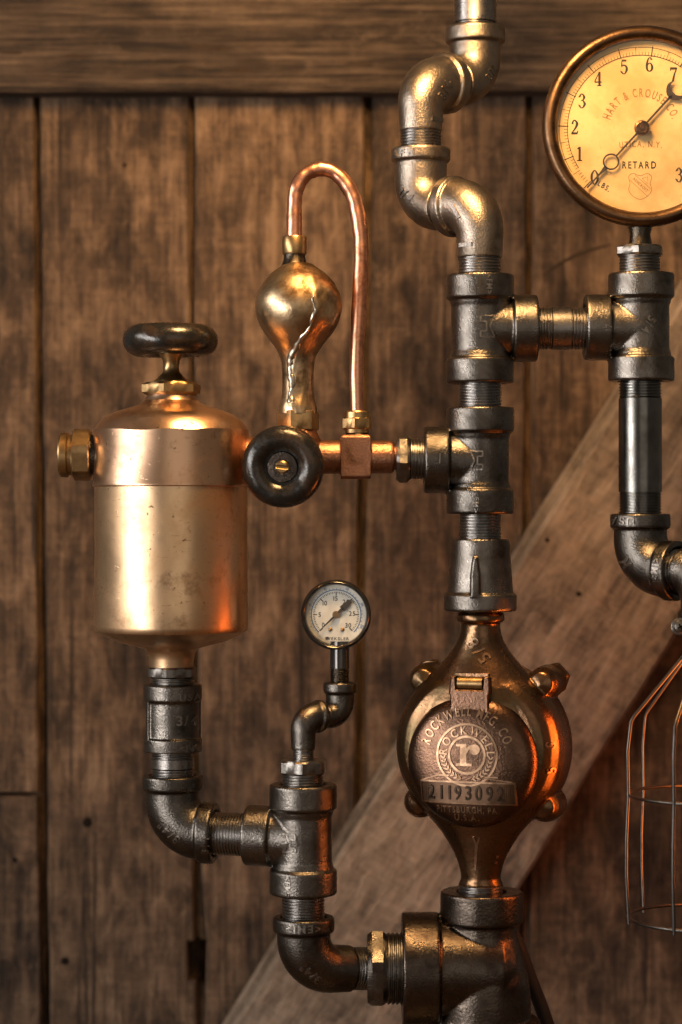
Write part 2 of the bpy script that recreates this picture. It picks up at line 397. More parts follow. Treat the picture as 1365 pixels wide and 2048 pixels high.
# --- lettering
_glyph = {}
def glyph(ch):
    if ch not in _glyph:
        cu = bpy.data.curves.new('t', 'FONT'); cu.body = ch; cu.size = 1.0; cu.offset = 0.016; cu.resolution_u = 3
        ob = bpy.data.objects.new('t', cu); COL.objects.link(ob)
        dg = bpy.context.evaluated_depsgraph_get()
        me = bpy.data.meshes.new_from_object(ob.evaluated_get(dg))
        vs_ = [(v.co.x, v.co.y) for v in me.vertices]; fs = [tuple(p.vertices) for p in me.polygons]
        w = (max(v[0] for v in vs_) if vs_ else 0.3)
        _glyph[ch] = (vs_, fs, w); bpy.data.objects.remove(ob); bpy.data.curves.remove(cu); bpy.data.meshes.remove(me)
    return _glyph[ch]
def adv(ch): return 0.32 if ch == ' ' else glyph(ch)[2] + 0.07
def text2d(s, h, sx=1.0, rot=0.0, pos=(0, 0), track=0.0):
    """flat lettering: cap height h, centred at pos"""
    k = h / 0.70; tot = sum((adv(c) + track) * k * sx for c in s); x = -tot / 2; V, Fs = [], []
    for c in s:
        if c != ' ':
            vs_, fs, w = glyph(c); b = len(V)
            V += [(x + q[0] * k * sx, q[1] * k - h / 2) for q in vs_]; Fs += [tuple(i + b for i in f) for f in fs]
        x += (adv(c) + track) * k * sx
    cs, sn = math.cos(rot), math.sin(rot)
    return [(pos[0] + q[0] * cs - q[1] * sn, pos[1] + q[0] * sn + q[1] * cs) for q in V], Fs
def arc2d(s, h, rad, mid, centre, sx=1.0, track=0.0, inward=False):
    """lettering on an arc of radius rad about centre; mid = angle of the middle"""
    k = h / 0.70; ws = [(adv(c) + track) * k * sx for c in s]; tot = sum(ws); pos = -tot / 2; V, Fs = [], []
    for c, w_ in zip(s, ws):
        a = mid - (pos + w_ / 2) / rad; pos += w_
        if c == ' ': continue
        vs_, fs, w = glyph(c); b = len(V); ro = a - math.pi / 2; cs, sn = math.cos(ro), math.sin(ro)
        for q in vs_:
            x = (q[0] - w / 2) * k * sx; y = q[1] * k + rad
            V.append((centre[0] + x * cs - y * sn, centre[1] + x * sn + y * cs))
        Fs += [tuple(i + b for i in f) for f in fs]
    return V, Fs
def merge(*parts):
    V, Fs = [], []
    for v, f in parts:
        b = len(V); V += v; Fs += [tuple(i + b for i in q) for q in f]
    return V, Fs
def stroke(pts, closed=False, sub=5):
    """ribbon of varying width through (x, y, w)"""
    P = []
    n = len(pts)
    if n == 2: P = [tuple(map(float, p)) for p in pts]
    else:
        rng = n if closed else n - 1
        for i in range(rng):
            p0 = pts[(i - 1) % n] if closed or i > 0 else pts[0]; p1 = pts[i]; p2 = pts[(i + 1) % n]
            p3 = pts[(i + 2) % n] if closed or i + 2 < n else pts[n - 1]
            for j in range(sub):
                t = j / sub
                P.append(tuple(0.5 * (2 * b + (c - a) * t + (2 * a - 5 * b + 4 * c - d) * t * t + (3 * b - a - 3 * c + d) * t ** 3) for a, b, c, d in zip(p0, p1, p2, p3)))
        if not closed: P.append(tuple(map(float, pts[-1])))
    V, Fs = [], []; m = len(P)
    for i, p in enumerate(P):
        a = P[(i - 1) % m] if closed or i > 0 else P[0]; b = P[(i + 1) % m] if closed or i < m - 1 else P[-1]
        dx, dy = b[0] - a[0], b[1] - a[1]; L = math.hypot(dx, dy) or 1
        nx, ny = -dy / L * p[2] / 2, dx / L * p[2] / 2
        V += [(p[0] + nx, p[1] + ny), (p[0] - nx, p[1] - ny)]
    for i in range(m if closed else m - 1):
        j = (i + 1) % m; Fs.append((2 * i, 2 * i + 1, 2 * j + 1, 2 * j))
    return V, Fs
DIG = {
 '0': [([(.3, 1, .06), (.5, .75, .13), (.53, .5, .15), (.5, .25, .13), (.3, 0, .06), (.1, .25, .13), (.07, .5, .15), (.1, .75, .13)], True)],
 '1': [([(.3, 0, .14), (.3, 1, .14)], 0), ([(.1, .03, .07), (.5, .03, .07)], 0), ([(.3, .97, .08), (.13, .84, .08)], 0)],
 '2': [([(.13, .74, .2), (.14, .78, .13), (.2, .95, .08), (.34, .99, .08), (.49, .76, .16), (.38, .48, .12), (.2, .24, .08), (.06, .05, .07)], 0), ([(.05, .07, .13), (.5, .07, .13)], 0), ([(.55, .26, .06), (.5, .05, .07)], 0)],
 '3': [([(.12, .78, .2), (.12, .82, .12), (.22, .97, .07), (.33, .97, .08), (.46, .76, .15), (.36, .56, .08), (.22, .52, .06)], 0), ([(.22, .52, .06), (.38, .5, .08), (.5, .26, .16), (.34, .02, .08), (.2, .02, .07), (.1, .16, .12), (.11, .2, .2)], 0)],
 '4': [([(.4, 0, .14), (.4, 1, .14)], 0), ([(.4, 1, .06), (.03, .3, .06)], 0), ([(.02, .27, .08), (.58, .27, .08)], 0), ([(.22, .02, .06), (.56, .02, .06)], 0)],
 '5': [([(.12, .95, .12), (.48, .95, .12)], 0), ([(.13, .97, .06), (.1, .52, .06)], 0), ([(.1, .52, .06), (.25, .62, .07), (.44, .54, .12), (.5, .3, .16), (.36, .03, .08), (.2, .02, .07), (.1, .14, .12), (.11, .18, .2)], 0)],
 '6': [([(.43, .82, .18), (.42, .88, .1), (.32, .99, .06), (.18, .85, .1), (.08, .45, .15), (.12, .12, .12), (.28, .01, .07), (.44, .1, .12), (.5, .3, .15), (.4, .54, .09), (.26, .58, .06), (.12, .42, .07)], 0)],
 '7': [([(.04, .92, .14), (.54, .92, .14)], 0), ([(.54, .95, .06), (.36, .5, .10), (.24, 0, .16)], 0), ([(.05, 1.0, .06), (.06, .74, .05)], 0)]}
def digit(ch, h, pos, sx=1.0, rot=0.0):
    V, Fs = merge(*[stroke([(a, b, w_ * 1.2) for a, b, w_ in p], bool(c)) for p, c in DIG[ch]])
    cs, sn = math.cos(rot), math.sin(rot); out = []
    for x, y in V:
        x = (x - .3) * h * sx; y = (y - .5) * h; out.append((pos[0] + x * cs - y * sn, pos[1] + x * sn + y * cs))
    return out, Fs
def flat(geo, name, mat, parent, o, u, w, lift=0.0):
    """print on a flat face with origin o (units), axes u, w"""
    V, Fs = geo; mb = MB(); n = Vector(u).cross(Vector(w)).normalized()
    mb.v = [Vector(o) + Vector(u) * q[0] + Vector(w) * q[1] + n * lift for q in V]; mb.f = Fs
    return mb.build(name, mat, parent)
_bvh = {}
def bvh(o):
    if o.name not in _bvh:
        _bvh[o.name] = BVHTree.FromPolygons([v.co + BASE for v in o.data.vertices], [tuple(p.vertices) for p in o.data.polygons])
    return _bvh[o.name]
def emboss(geo, name, mat, parent, target, o, u=X, w=Z, h=1.6, back=250):
    """raised marks that follow the surface of target, cast along w x u"""
    V, Fs = geo; u = Vector(u).normalized(); w = Vector(w).normalized(); n = u.cross(w).normalized()   # n points out of the surface
    tree = bvh(target); top, bot, ok = [], [], []
    for q in V:
        st = M3(Vector(o) + u * q[0] + w * q[1] + n * back)
        hit = tree.ray_cast(st, -n)
        if hit[0] is None: top.append(None); bot.append(None); continue
        nn = hit[1] if hit[1].dot(n) > 0 else -hit[1]
        top.append(hit[0] + nn * h * S); bot.append(hit[0] - nn * 1.2 * S)
    me = bpy.data.meshes.new(name); bm = bmesh.new()
    tv = [bm.verts.new(p - BASE) if p is not None else None for p in top]
    bv = [bm.verts.new(p - BASE) if p is not None else None for p in bot]
    cnt = {}
    for f in Fs:
        if any(tv[i] is None for i in f): continue
        for a, b in zip(f, f[1:] + f[:1]): cnt[(min(a, b), max(a, b))] = cnt.get((min(a, b), max(a, b)), 0) + 1
    for f in Fs:
        if any(tv[i] is None for i in f): continue
        try: bm.faces.new([tv[i] for i in f])
        except ValueError: continue
        for a, b in zip(f, f[1:] + f[:1]):
            if cnt[(min(a, b), max(a, b))] == 1:
                try: bm.faces.new([tv[a], tv[b], bv[b], bv[a]])
                except ValueError: pass
    for v in [q for q in bm.verts if not q.link_faces]: bm.verts.remove(v)
    bmesh.ops.recalc_face_normals(bm, faces=bm.faces[:]); bm.to_mesh(me); bm.free()
    return link(name, me, mat, parent)

# ================================================================== SETTING
FLOOR_Z = -ZOFF                  # units
mb = MB(); mb.box((0, -2000, FLOOR_Z - 60), X, Y, Z, 6000, 4200, 60)
tab = mb.build('table_top', 'table', None); tab['kind'] = 'structure'

def wob(p, q, n, amp):
    p, q = Vector(p), Vector(q); e = (q - p).normalized(); nn = Vector((-e.y, e.x)); out = []
    for i in range(n):
        t = i / n; a = 0 if i == 0 else random.uniform(-amp, amp)
        out.append(tuple(p.lerp(q, t) + nn * a))
    return out
def board(name, px, d, thick, mat, parent, amp=2.0, cham=5, n=14, label=None):
    pts = [W(x, y, d) for x, y in px]; pl = [(p.x, p.z) for p in pts]; out = []
    for i in range(len(pl)):
        a, b = pl[i], pl[(i + 1) % len(pl)]
        L = math.hypot(a[0] - b[0], a[1] - b[1])
        out += wob(a, b, max(1, min(n, int(L / 90))), amp)
    mb = MB(); mb.prism([(x, z) for x, z in out], (0, d, 0), (0, -1, 0), X, -thick, 0, cham)
    return mb.build(name, mat, parent, 25, label)
BASE = M3((0, 1000, FLOOR_Z))
door = bpy.data.objects.new('barn_door', None); COL.objects.link(door); door.location = BASE
door['label'] = 'old brown plank barn door with a top rail and diagonal brace behind the lamp'; door['category'] = 'door'
DP = 850
board('plank', [(-420, -300), (-245, -300), (-240, 2700), (-420, 2700)], DP, 80, 'plank', door)
board('plank', [(-236, -300), (69, -300), (69, 200), (75, 1000), (77, 1586), (-232, 1592)], DP, 80, 'plank', door)
board('plank', [(-232, 1597), (77, 1592), (83, 2048), (85, 2700), (-230, 2700)], DP, 80, 'plank', door)
board('plank', [(80, -300), (379, -300), (381, 900), (388, 1700), (390, 1882), (376, 1884), (378, 1960), (393, 1962), (400, 2700), (104, 2700), (95, 1500), (83, 500)], DP + 6, 80, 'plank', door)
board('plank', [(389, -300), (731, -300), (729, 400), (712, 1200), (708, 2700), (420, 2700), (412, 1963), (414, 1882), (402, 1700), (391, 900)], DP - 4, 80, 'plank', door)
board('plank', [(745, -300), (1058, -300), (1052, 700), (1040, 1500), (1040, 2700), (742, 2700), (732, 1200), (744, 500)], DP + 4, 80, 'plank', door)
board('plank', [(1070, -300), (1400, -300), (1402, 2700), (1062, 2700), (1062, 1200)], DP, 80, 'plank', door)
board('plank', [(1415, -300), (1760, -300), (1760, 2700), (1415, 2700)], DP + 3, 80, 'plank', door)
board('tongue_strip', [(726, 150), (748, 150), (736, 2700), (712, 2700)], DP + 26, 54, 'plank', door)
board('tongue_strip', [(62, 150), (86, 150), (100, 2700), (72, 2700)], DP + 26, 54, 'plank', door)
board('tongue_strip', [(374, 150), (396, 150), (396, 900), (408, 1700), (414, 1880), (384, 1880), (374, 900)], DP + 26, 54, 'plank', door)
board('tongue_strip', [(384, 1966), (422, 1966), (428, 2700), (390, 2700)], DP + 26, 54, 'plank', door)
board('tongue_strip', [(1052, 150), (1075, 150), (1072, 2700), (1040, 2700)], DP + 26, 54, 'plank', door)
board('backing_board', [(-420, -300), (1760, -300), (1760, 2700), (-420, 2700)], DP + 84, 30, 'plank', door)
board('top_rail', [(-420, -420), (1760, -420), (1760, 180), (-420, 184)], DP - 84, 84, 'rail', door, 1.6, 9, 26, 'weathered grey brown horizontal top rail')
# diagonal brace: slope 1.6 in the picture
def bx_(y, off): return 1230 - (y - 780) / 1.62 + off
board('diagonal_brace', [(bx_(500, 22), 500), (bx_(500, 425), 500), (bx_(2620, 425), 2620), (bx_(2620, 22), 2620)], DP - 80, 78, 'brace', door, 2.0, 9, 26, 'pale brown diagonal brace board')
board('brace_tongue', [(bx_(500, 0), 500), (bx_(500, 30), 500), (bx_(2620, 30), 2620), (bx_(2620, 0), 2620)], DP - 42, 40, 'brace', door, 1.6, 4, 20)
for x, y, r, dd in ((175, 1645, 11, DP + 5), (130, 1922, 9, DP + 5), (60 - 30, 1720, 6, DP - 1), (1158, 1188, 6, DP - 81), (1095, 1080, 5, DP - 81), (560, 700, 5, DP - 5), (250, 330, 5, DP + 5), (880, 1480, 6, DP - 81)):
    mb = MB(); mb.lathe([(0, 6), (r * .7, 6), (r, 3), (r * 1.05, 0), (r * .8, -1.2), (0, -1.2)], W(x, y, dd), (0, 1, 0), 14)
    mb.build('nail_hole', 'hole', door)
for x, y, rx, rz in ((398, 92, 26, 7), (440, 98, 30, 6), (150, 112, 34, 5), (22, 105, 30, 5), (372, 134, 22, 5), (478, 142, 26, 7), (720, 128, 40, 5), (1230, 120, 40, 6)):
    c = W(x, y, DP - 85); mb = MB(); V, Fs = [], []
    pts = [(c.x + rx * math.cos(a * 2 * math.pi / 14) * random.uniform(.7, 1.2), c.z + rz * math.sin(a * 2 * math.pi / 14) * random.uniform(.6, 1.2)) for a in range(14)]
    mb.prism(pts, (0, DP - 84, 0), (0, -1, 0), X, -2, 1.0, 0)
    mb.build('wood_knot', 'knot', door)
# long curved split in the plank behind the big gauge
sp = [W(1085, 552, DP - 2), W(1125, 525, DP - 2), W(1165, 506, DP - 2), (W(1225, 488, DP - 2))]
mb = MB(); V, Fs = stroke([(p.x, p.z, w_) for p, w_ in zip(sp, (2, 7, 9, 2))])
mb.v = [Vector((q[0], DP - 1.0, q[1])) for q in V]; mb.f = Fs; mb.build('split', 'knot', door)

# ================================================================== THE LAMP
BASE = M3((962 - CX, 0, FLOOR_Z))
lamp = bpy.data.objects.new('pipe_lamp', None); COL.objects.link(lamp); lamp.location = BASE
lamp['label'] = 'steampunk lamp of iron pipe fittings with gauges, brass oil cup, water meter and wire cage'; lamp['category'] = 'lamp'

def nipple(o, axis, t0, t1, r=42.5, plain_mid=None, mat='steel', name='pipe_nipple'):
    mb = MB()
    if plain_mid is None: mb.lathe(threads(r, t0, t1), o, axis, 56)
    else:
        a, b = plain_mid
        pr = threads(r, t0, a); pr = pr[:-1] + [(r + .6, a + 1), (r + .6, b - 1)] + threads(r, b, t1)[1:]
        mb.lathe(pr, o, axis, 56)
    return mb.build(name, mat, lamp, 30)
def recess(Rc, rin, L, cl, rec, bev=3):
    return [(0, L - cl), (Rc - bev, L - cl), (Rc, L - cl + bev), (Rc, L - bev), (Rc - bev, L), (rin, L), (rin - 1, L - rec), (0, L - rec)]
def tee(C, Lt, Lb, bdir, Lbr, rb=58, Rc=68, cl=50, clb=50, Rbr=67, mat='iron', label=None, rin=47):
    """run up +Z to Lt, down to Lb, branch along bdir"""
    mb = MB(); C = Vector(C)
    mb.lathe([(0, -Lb + 8), (rb + 3, -Lb + 8), (rb + 3, -Lb + cl + 6), (rb, -Lb + cl + 14), (rb, Lt - cl - 14), (rb + 3, Lt - cl - 6), (rb + 3, Lt - 8), (0, Lt - 8)], C, Z, 64)
    mb.lathe(recess(Rc, rin, Lt, cl, 9), C, Z, 64); mb.lathe(recess(Rc, rin, Lb, cl, 9), C, -Z, 64)
    mb.lathe([(0, 0), (rb + 1, 0), (rb - 3, rb * .8), (rb - 4, rb + 8), (rb + 1, Lbr - clb), (rb + 1, Lbr - 8), (0, Lbr - 8)], C, bdir, 64)
    mb.lathe(recess(Rbr, rin, Lbr, clb, 9), C, bdir, 64)
    return mb.build_cast('pipe_tee', mat, lamp, label=label)
def bend(C, d1, L1, d2, L2, rb, n=14):
    d1, d2 = Vector(d1).normalized(), Vector(d2).normalized(); C = Vector(C)
    ang = d1.angle(d2); t = rb / math.tan(ang / 2); P = []
    a, b = C + d1 * t, C + d2 * t
    cen = C + (d1 + d2).normalized() * (rb / math.sin(ang / 2))
    if L1 > t + 1: P += [C + d1 * L1, C + d1 * ((L1 + t) / 2)]
    va, vb = a - cen, b - cen; th = va.angle(vb)
    for i in range(n + 1):
        f = i / n; P.append(cen + va * (math.sin((1 - f) * th) / math.sin(th)) + vb * (math.sin(f * th) / math.sin(th)))
    if L2 > t + 1: P += [C + d2 * ((L2 + t) / 2), C + d2 * L2]
    return P
def elbow(C, d1, L1, d2, L2, ends='fm', r1=52, r2=46, rb=62, Rc=60, cl=28, sc=1.0, mat='iron', thr=38, label=None, gusset=False):
    """end 1 along d1, end 2 along d2; f = female collar, m = male thread"""
    C = Vector(C); d1 = Vector(d1).normalized(); d2 = Vector(d2).normalized()
    mb = MB(); l = [L1, L2]; dd = [d1, d2]
    cut = [L1 - 9 if ends[0] == 'f' else L1 - thr, L2 - 9 if ends[1] == 'f' else L2 - thr]
    P = bend(C, d1, cut[0], d2, cut[1], rb * sc); n = len(P)
    rad = [r1 * sc + (r2 - r1) * sc * (i / (n - 1)) for i in range(n)]
    mid = [1 + 0.05 * math.sin(math.pi * i / (n - 1)) for i in range(n)]
    mb.tube(P, [a * b for a, b in zip(rad, mid)], 48)
    for i in (0, 1):
        if ends[i] == 'f': mb.lathe(recess(Rc * sc, 47 * sc, l[i], cl * sc, 9 * sc), C, dd[i], 64)
    if gusset:
        p1, p2 = C + d1 * (L1 - cl * .5), C + d2 * (L2 - cl * .5); mdir = (d1 + d2).normalized(); s_ = d1.cross(d2).normalized()
        q = (p1 + p2) / 2; mb.box(q + mdir * 6, (p2 - p1), mdir, s_, (p2 - p1).length / 2 - 18, 12, 11)
    o = mb.build_cast('pipe_elbow', mat, lamp, voxel=max(1.3, 2.0 * sc), label=label)
    for i in (0, 1):
        if ends[i] == 'm':
            t = MB(); t.lathe(threads(42.5 * sc, cut[i] - 6, l[i], 5.8 * max(sc, .7), 2.4 * max(sc, .6)), C, dd[i], 56)
            t.build('thread', 'steel', o, 30)
    return o
def along(x0, y0, d0): return W(x0, y0, d0)

# ---- snaking elbows at the top -------------------------------------------------
A = W(960, 408, 0); B = W(842, 420, 125); Cc = W(842, 168, 125); D = W(951, 166, 240)
Bz = B.copy(); B.z = A.z + (B.z - A.z) * 1.0
dAB = (B - A); LAB = dAB.length; dAB.normalize()
kb = 1 + 125 / F; kd = 1 + 240 / F
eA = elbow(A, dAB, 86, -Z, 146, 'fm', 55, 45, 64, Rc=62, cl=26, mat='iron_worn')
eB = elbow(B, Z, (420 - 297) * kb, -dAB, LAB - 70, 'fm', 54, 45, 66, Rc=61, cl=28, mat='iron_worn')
dCD = (D - Cc); LCD = dCD.length; dCD.normalize()
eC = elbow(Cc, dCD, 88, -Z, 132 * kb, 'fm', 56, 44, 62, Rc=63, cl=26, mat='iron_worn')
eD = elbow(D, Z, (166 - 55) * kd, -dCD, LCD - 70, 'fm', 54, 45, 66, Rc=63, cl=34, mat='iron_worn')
mb = MB(); o = W(951, 60, 240)
mb.lathe(threads(43, -20, 14)[:-1] + [(44.5, 15), (44.5, 420), (0, 420)], o, Z, 64)
mb.build('riser_pipe', 'steel', lamp, 30)
# lamp head far above the frame: socket cup on the riser
mb = MB(); mb.lathe([(0, 410), (60, 410), (64, 420), (64, 470), (58, 480), (0, 480)], o, Z, 48); mb.build('lamp_socket', 'iron', lamp)

# ---- column -------------------------------------------------------------------
T1 = tee(W(961, 657), 107, 110, X, 114)
nipple(W(961, 767), -Z, -10, 62)
T3 = tee(W(961, 920), 105, 108, -X, 113)
nipple(W(961, 1028), -Z, -10, 60)
mb = MB(); o = W(961, 1222)
mb.lathe([(0, 0), (70, 0), (73, 3), (73, 32), (70, 35), (66, 37), (59, 135), (58, 144), (46, 144), (46, 136), (0, 136)], o, Z, 64)
mb.prism([(-9, 0), (9, 0), (8, 45), (4, 78), (-4, 78), (-8, 45)], o + Vector((-14, -48, 30)), (0, -1, 0), X, 0, 25, 0)
mb.build_cast('reducing_coupling', 'iron', lamp)
# ---- right arm -----------------------------------------------------------------
nipple(W(1075, 657), X, -10, 106, plain_mid=(28, 66))
T2 = tee(W(1283, 655), 108, 108, -X, 114, rb=56, Rc=66, Rbr=66)
mb = MB(); mb.lathe(threads(41, -12, 36), W(1280, 547), Z, 56); mb.hexn(W(1280, 547), Z, 34, 55, 51, R(12)); mb.build('hex_bushing', 'zinc', lamp, 25)
nipple(W(1281, 763), -Z, -10, 276, plain_mid=(33, 222), mat='pipe', name='pipe_nipple')
dR = Vector((math.cos(R(42)), -math.sin(R(42)), 0))
eRc = W(1281, 1140)
eR = elbow(eRc, Z, 113, dR, 92, 'ff', 52, 53, 68, Rc=60, cl=30, gusset=True)
eRc2 = eRc + dR * 158
eR2 = elbow(eRc2, -Z, 105, -dR, 86, 'fm', 52, 45, 60, Rc=58, cl=28)
# ---- big bottom tee ---------------------------------------------------------------
BT = W(964, 1938)
mb = MB()
mb.lathe([(0, -150), (100, -150), (98, -60), (94, -20), (82, 30), (72, 70), (70, 130), (0, 130)], BT, Z, 64)
mb.lathe(recess(83, 50, 156, 62, 12), BT, Z, 64)
mb.lathe([(0, -165), (108, -165), (112, -160), (112, -104), (106, -98), (0, -98)], BT + Vector((6, 0, 0)), Z, 64)
mb.lathe([(0, -60), (60, -66), (88, -40), (96, 0), (99, 70), (99, 150), (0, 150)], BT, -X, 64)
mb.lathe(recess(113, 74, 160, 74, 10), BT, -X, 64)
mb.build_cast('pipe_tee', 'iron_dark', lamp, voxel=2.4, it=7, label='large dark oil-stained iron tee under the water meter')
mb = MB(); mb.lathe([(0, -150), (84, -150), (84, -560), (0, -560)], BT + Vector((6, 0, 0)), Z, 56); mb.build('stand_pipe', 'pipe', lamp)
mb = MB(); zf = FLOOR_Z - BT.z
mb.lathe([(0, zf + 90), (330, zf + 90), (345, zf + 80), (345, zf), (0, zf)], BT, Z, 72); mb.build('wooden_base', 'table', lamp)
mb = MB(); mb.lathe([(86, zf + 160), (100, zf + 158), (106, zf + 118), (190, zf + 112), (194, zf + 90), (0, zf + 90)], BT + Vector((6, 0, 0)), Z, 56); mb.build('floor_flange', 'iron', lamp)
mb = MB(); mb.lathe([(0, zf + 85), (84, zf + 85), (84, -540), (0, -540)], BT + Vector((6, 0, 0)), Z, 56); mb.build('stand_pipe', 'pipe', lamp)
mb = MB()
hx = BT + Vector((0, 0, 1))
mb.lathe(threads(71, 148, 190, 7.2, 3.2), hx, -X, 64); mb.hexn(hx, -X, 189, 229, 80, R(8), dome=9)
mb.build('hex_bushing', 'iron', lamp, 25)
# ---- lower left loop ------------------------------------------------------------------
TL = W(607, 1676, -52); kl = 1 - 52 / F
EL2 = W(608, 1937, -52)
end = hx + Vector((-228, 0, 0))
dL2 = (end - EL2); LL2 = dL2.length; dL2.normalize()
eL2 = elbow(EL2, Z, (1937 - 1833) * kl, dL2, LL2 + 6, 'fm', 53, 46, 66, Rc=61, cl=30, thr=44)
nipple(W(607, 1788, -52), -Z, -10, 58)
EL1 = W(346, 1662, 0)
dL1 = (TL - EL1); LT = dL1.length; dL1.normalize()
T4 = tee(TL, 108 * kl, 112 * kl, -dL1, 116, rb=57, Rc=67, Rbr=60, clb=54)
eL1 = elbow(EL1, Z, 112, dL1, 88, 'ff', 53, 53, 66, Rc=61, cl=30, gusset=True)
nipple(EL1 + dL1 * 78, dL1, 0, LT - 78 - 106)
nipple(W(346, 1552), Z, -8, 58, plain_mid=(16, 36))
mb = MB(); o = W(346, 1504)
mb.lathe([(0, 6), (53, 6), (53, 130), (0, 130)], o, Z, 64)
mb.lathe(recess(58.5, 47, 136, 34, 9), o, Z, 64);
mb.lathe([(0, 0), (46, 0), (46, 8), (0, 8)], o, Z, 64)
mb.lathe([(0, 0), (58.5, 1), (58.5, 28), (0, 28)], o, Z, 64)
for a in (R(212), R(20), R(110)):
    dv = Vector((math.cos(a), math.sin(a), 0)); sv = Vector((-dv.y, dv.x, 0)); mb.box(o + dv * 53 + Z * 68, dv, sv, Z, 5, 5, 62)
cpl = mb.build_cast('pipe_coupling', 'iron', lamp, voxel=1.8, it=4)
mb = MB(); mb.lathe(threads(43, -10, 16), W(346, 1370), Z, 56); mb.hexn(W(346, 1370), Z, 14, 37, 53, R(6)); mb.build('hex_bushing', 'zinc', lamp, 25)
# small gauge riser
mb = MB(); mb.lathe(threads(41, -12, 24), W(606, 1570, -52), Z, 56); mb.hexn(W(606, 1570, -52), Z, 22, 50, 50, R(4)); mb.build('hex_bushing', 'zinc', lamp, 25)
s1 = W(607, 1432, -52); s2 = W(681, 1434, 2)
ds = s2 - s1; Ls = ds.length; ds.normalize()
e1 = elbow(s1, ds, 44, -Z, 92, 'fm', 58, 48, 64, Rc=66, cl=28, sc=0.5, thr=26)
e2 = elbow(s2, Z, 70, -ds, Ls - 30, 'fm', 58, 46, 64, Rc=68, cl=44, sc=0.5, thr=20)

# ---- oil cup -----------------------------------------------------------------------------
O = W(343, 1024)                      # axis point; t measured up from picture row 1024
def row(y): return 1024 - y
mb = MB()
mb.lathe([(0, row(1262)), (150, row(1262)), (152.5, row(1258)), (153.5, row(1250)), (153, row(1200)), (152.4, row(1100)), (152.8, row(985)), (153, row(966)), (0, row(966))], O, Z, 128)
cup = mb.build('oil_cup', 'bronze', lamp, 40, 'brass oil cup with copper toned cap and black handwheel')
mb = MB()
mb.lathe([(0, row(1336)), (40, row(1336)), (44, row(1333)), (45, row(1318)), (47, row(1306)), (54, row(1297)), (70, row(1292)), (105, row(1284)), (132, row(1272)), (149, row(1261.5)), (0, row(1261))], O, Z, 96)
mb.build('bottom_bowl', 'bronze', cup, 40)
mb = MB(); prof = [(0, row(974)), (154, row(974)), (156.5, row(972)), (156.5, row(968)), (155, row(962)), (154.6, row(900)), (155, row(868)), (155, row(860.5)), (153.6, row(858.5)), (148, row(850)), (139, row(840.5)), (128, row(832)), (115, row(826)), (100, row(820.5)), (85, row(816)), (70, row(811.5)), (60, row(807)), (53, row(801)), (49.5, row(794)), (48, row(786)), (0, row(786))]
mb.lathe(prof, O, Z, 128)
# the cap is dented: a shallow cut facet at the shoulder
for i, v in enumerate(mb.v):
    ang = math.atan2(v.y, v.x - O.x); r = math.hypot(v.x - O.x, v.y); zz = 1024 - v.z
    if 846 < zz < 880 and r > 100:
        w_ = math.exp(-((ang - R(-108)) / 0.30) ** 2) + 0.7 * math.exp(-((ang - R(-72)) / 0.16) ** 2)
        v.z -= 4.5 * w_ * (1 if zz < 864 else 0.6); k = 1 - 0.012 * w_; v.x = O.x + (v.x - O.x) * k; v.y *= k
cap = mb.build('cap', 'bronze_cap', cup, 22)
mb = MB(); mb.hexn(O, Z, row(790), row(765), 61, R(10), dome=5); mb.build('packing_nut', 'brass', cup, 25)
mb = MB(); mb.lathe([(0, row(766)), (36, row(766)), (34, row(761)), (24, row(752)), (17, row(744)), (15.5, row(734)), (17, row(722)), (23, row(712)), (26, row(704)), (0, row(704))], O, Z, 48); mb.build('stem', 'brass', cup)
def wheel_prof(rw, th, hole, dish):
    P = []; ro = th / 2; rc = rw - ro * 0.95
    for i in range(0, 25):
        a = R(-90 + i * 9.5)
        P.append((rc + ro * .95 * math.cos(a), ro * math.sin(a)))
    return [(0, -th * .22), (hole * .8, -th * .25), (hole, -th * .36), (rc - ro * .5, -th / 2 + 1)] + P + [(rc - ro * .45, th / 2 - dish * .5), (hole * 1.3, th / 2 - dish), (hole, th / 2 - dish - 1), (0, th / 2 - dish - 1)]
mb = MB(); mb.lathe(wheel_prof(95.5, 62, 30, 22), W(341.5, 681), Z, 96)
mb.build('handwheel', 'enamel', cup, 50)
# side plug
pl = W(343, 910)
mb = MB(); mb.lathe([(0, 150), (41, 150), (41, 163), (0, 163)], pl, -X, 48); mb.build('plug_neck', 'blackened', cup)
mb = MB(); mb.hexn(pl, -X, 160, 197, 54, R(14), dome=3); mb.build('side_plug', 'brass', cup, 25)
mb = MB(); mb.lathe([(0, 196), (41, 196), (41, 204), (45, 207), (45, 219), (42, 223), (30, 224), (0, 222)], pl, -X, 56); mb.build('plug_cap', 'brass', cup, 35)

# ---- throttle valve and cross pipe ------------------------------------------------------------
VC = W(597, 914)
mb = MB()
mb.lathe([(0, -105), (40, -105), (42, -60), (36, -46), (34, 20), (33, 100), (0, 100)], VC, X, 48)
mb.lathe([(0, -40), (48, -40), (52, -20), (52, 16), (44, 36), (36, 56), (0, 56)], VC, Z, 48)
va = Vector((-0.30, -0.93, -0.17)).normalized()
mb.lathe([(0, 0), (46, 0), (44, 50), (30, 62), (0, 62)], VC, va, 48)
valve = mb.build_cast('throttle_valve', 'red_brass', lamp, voxel=1.8, it=4, label='red brass valve with a black front handwheel')
mb = MB(); mb.hexn(VC, va, 58, 76, 38, 0); mb.build('bonnet_nut', 'brass', valve, 25)
mb = MB(); mb.lathe([(0, 60), (13, 60), (13, 100), (0, 100)], VC, va, 24); mb.build('stem', 'brass', valve)
WC = VC + va * 96
wa = Vector((-0.09, -0.985, -0.10)).normalized()
WC = W(566.5, 933, -96)
mb = MB(); mb.lathe(wheel_prof(81, 54, 32, 15), WC, wa, 96); mb.build('handwheel', 'enamel', valve, 50)
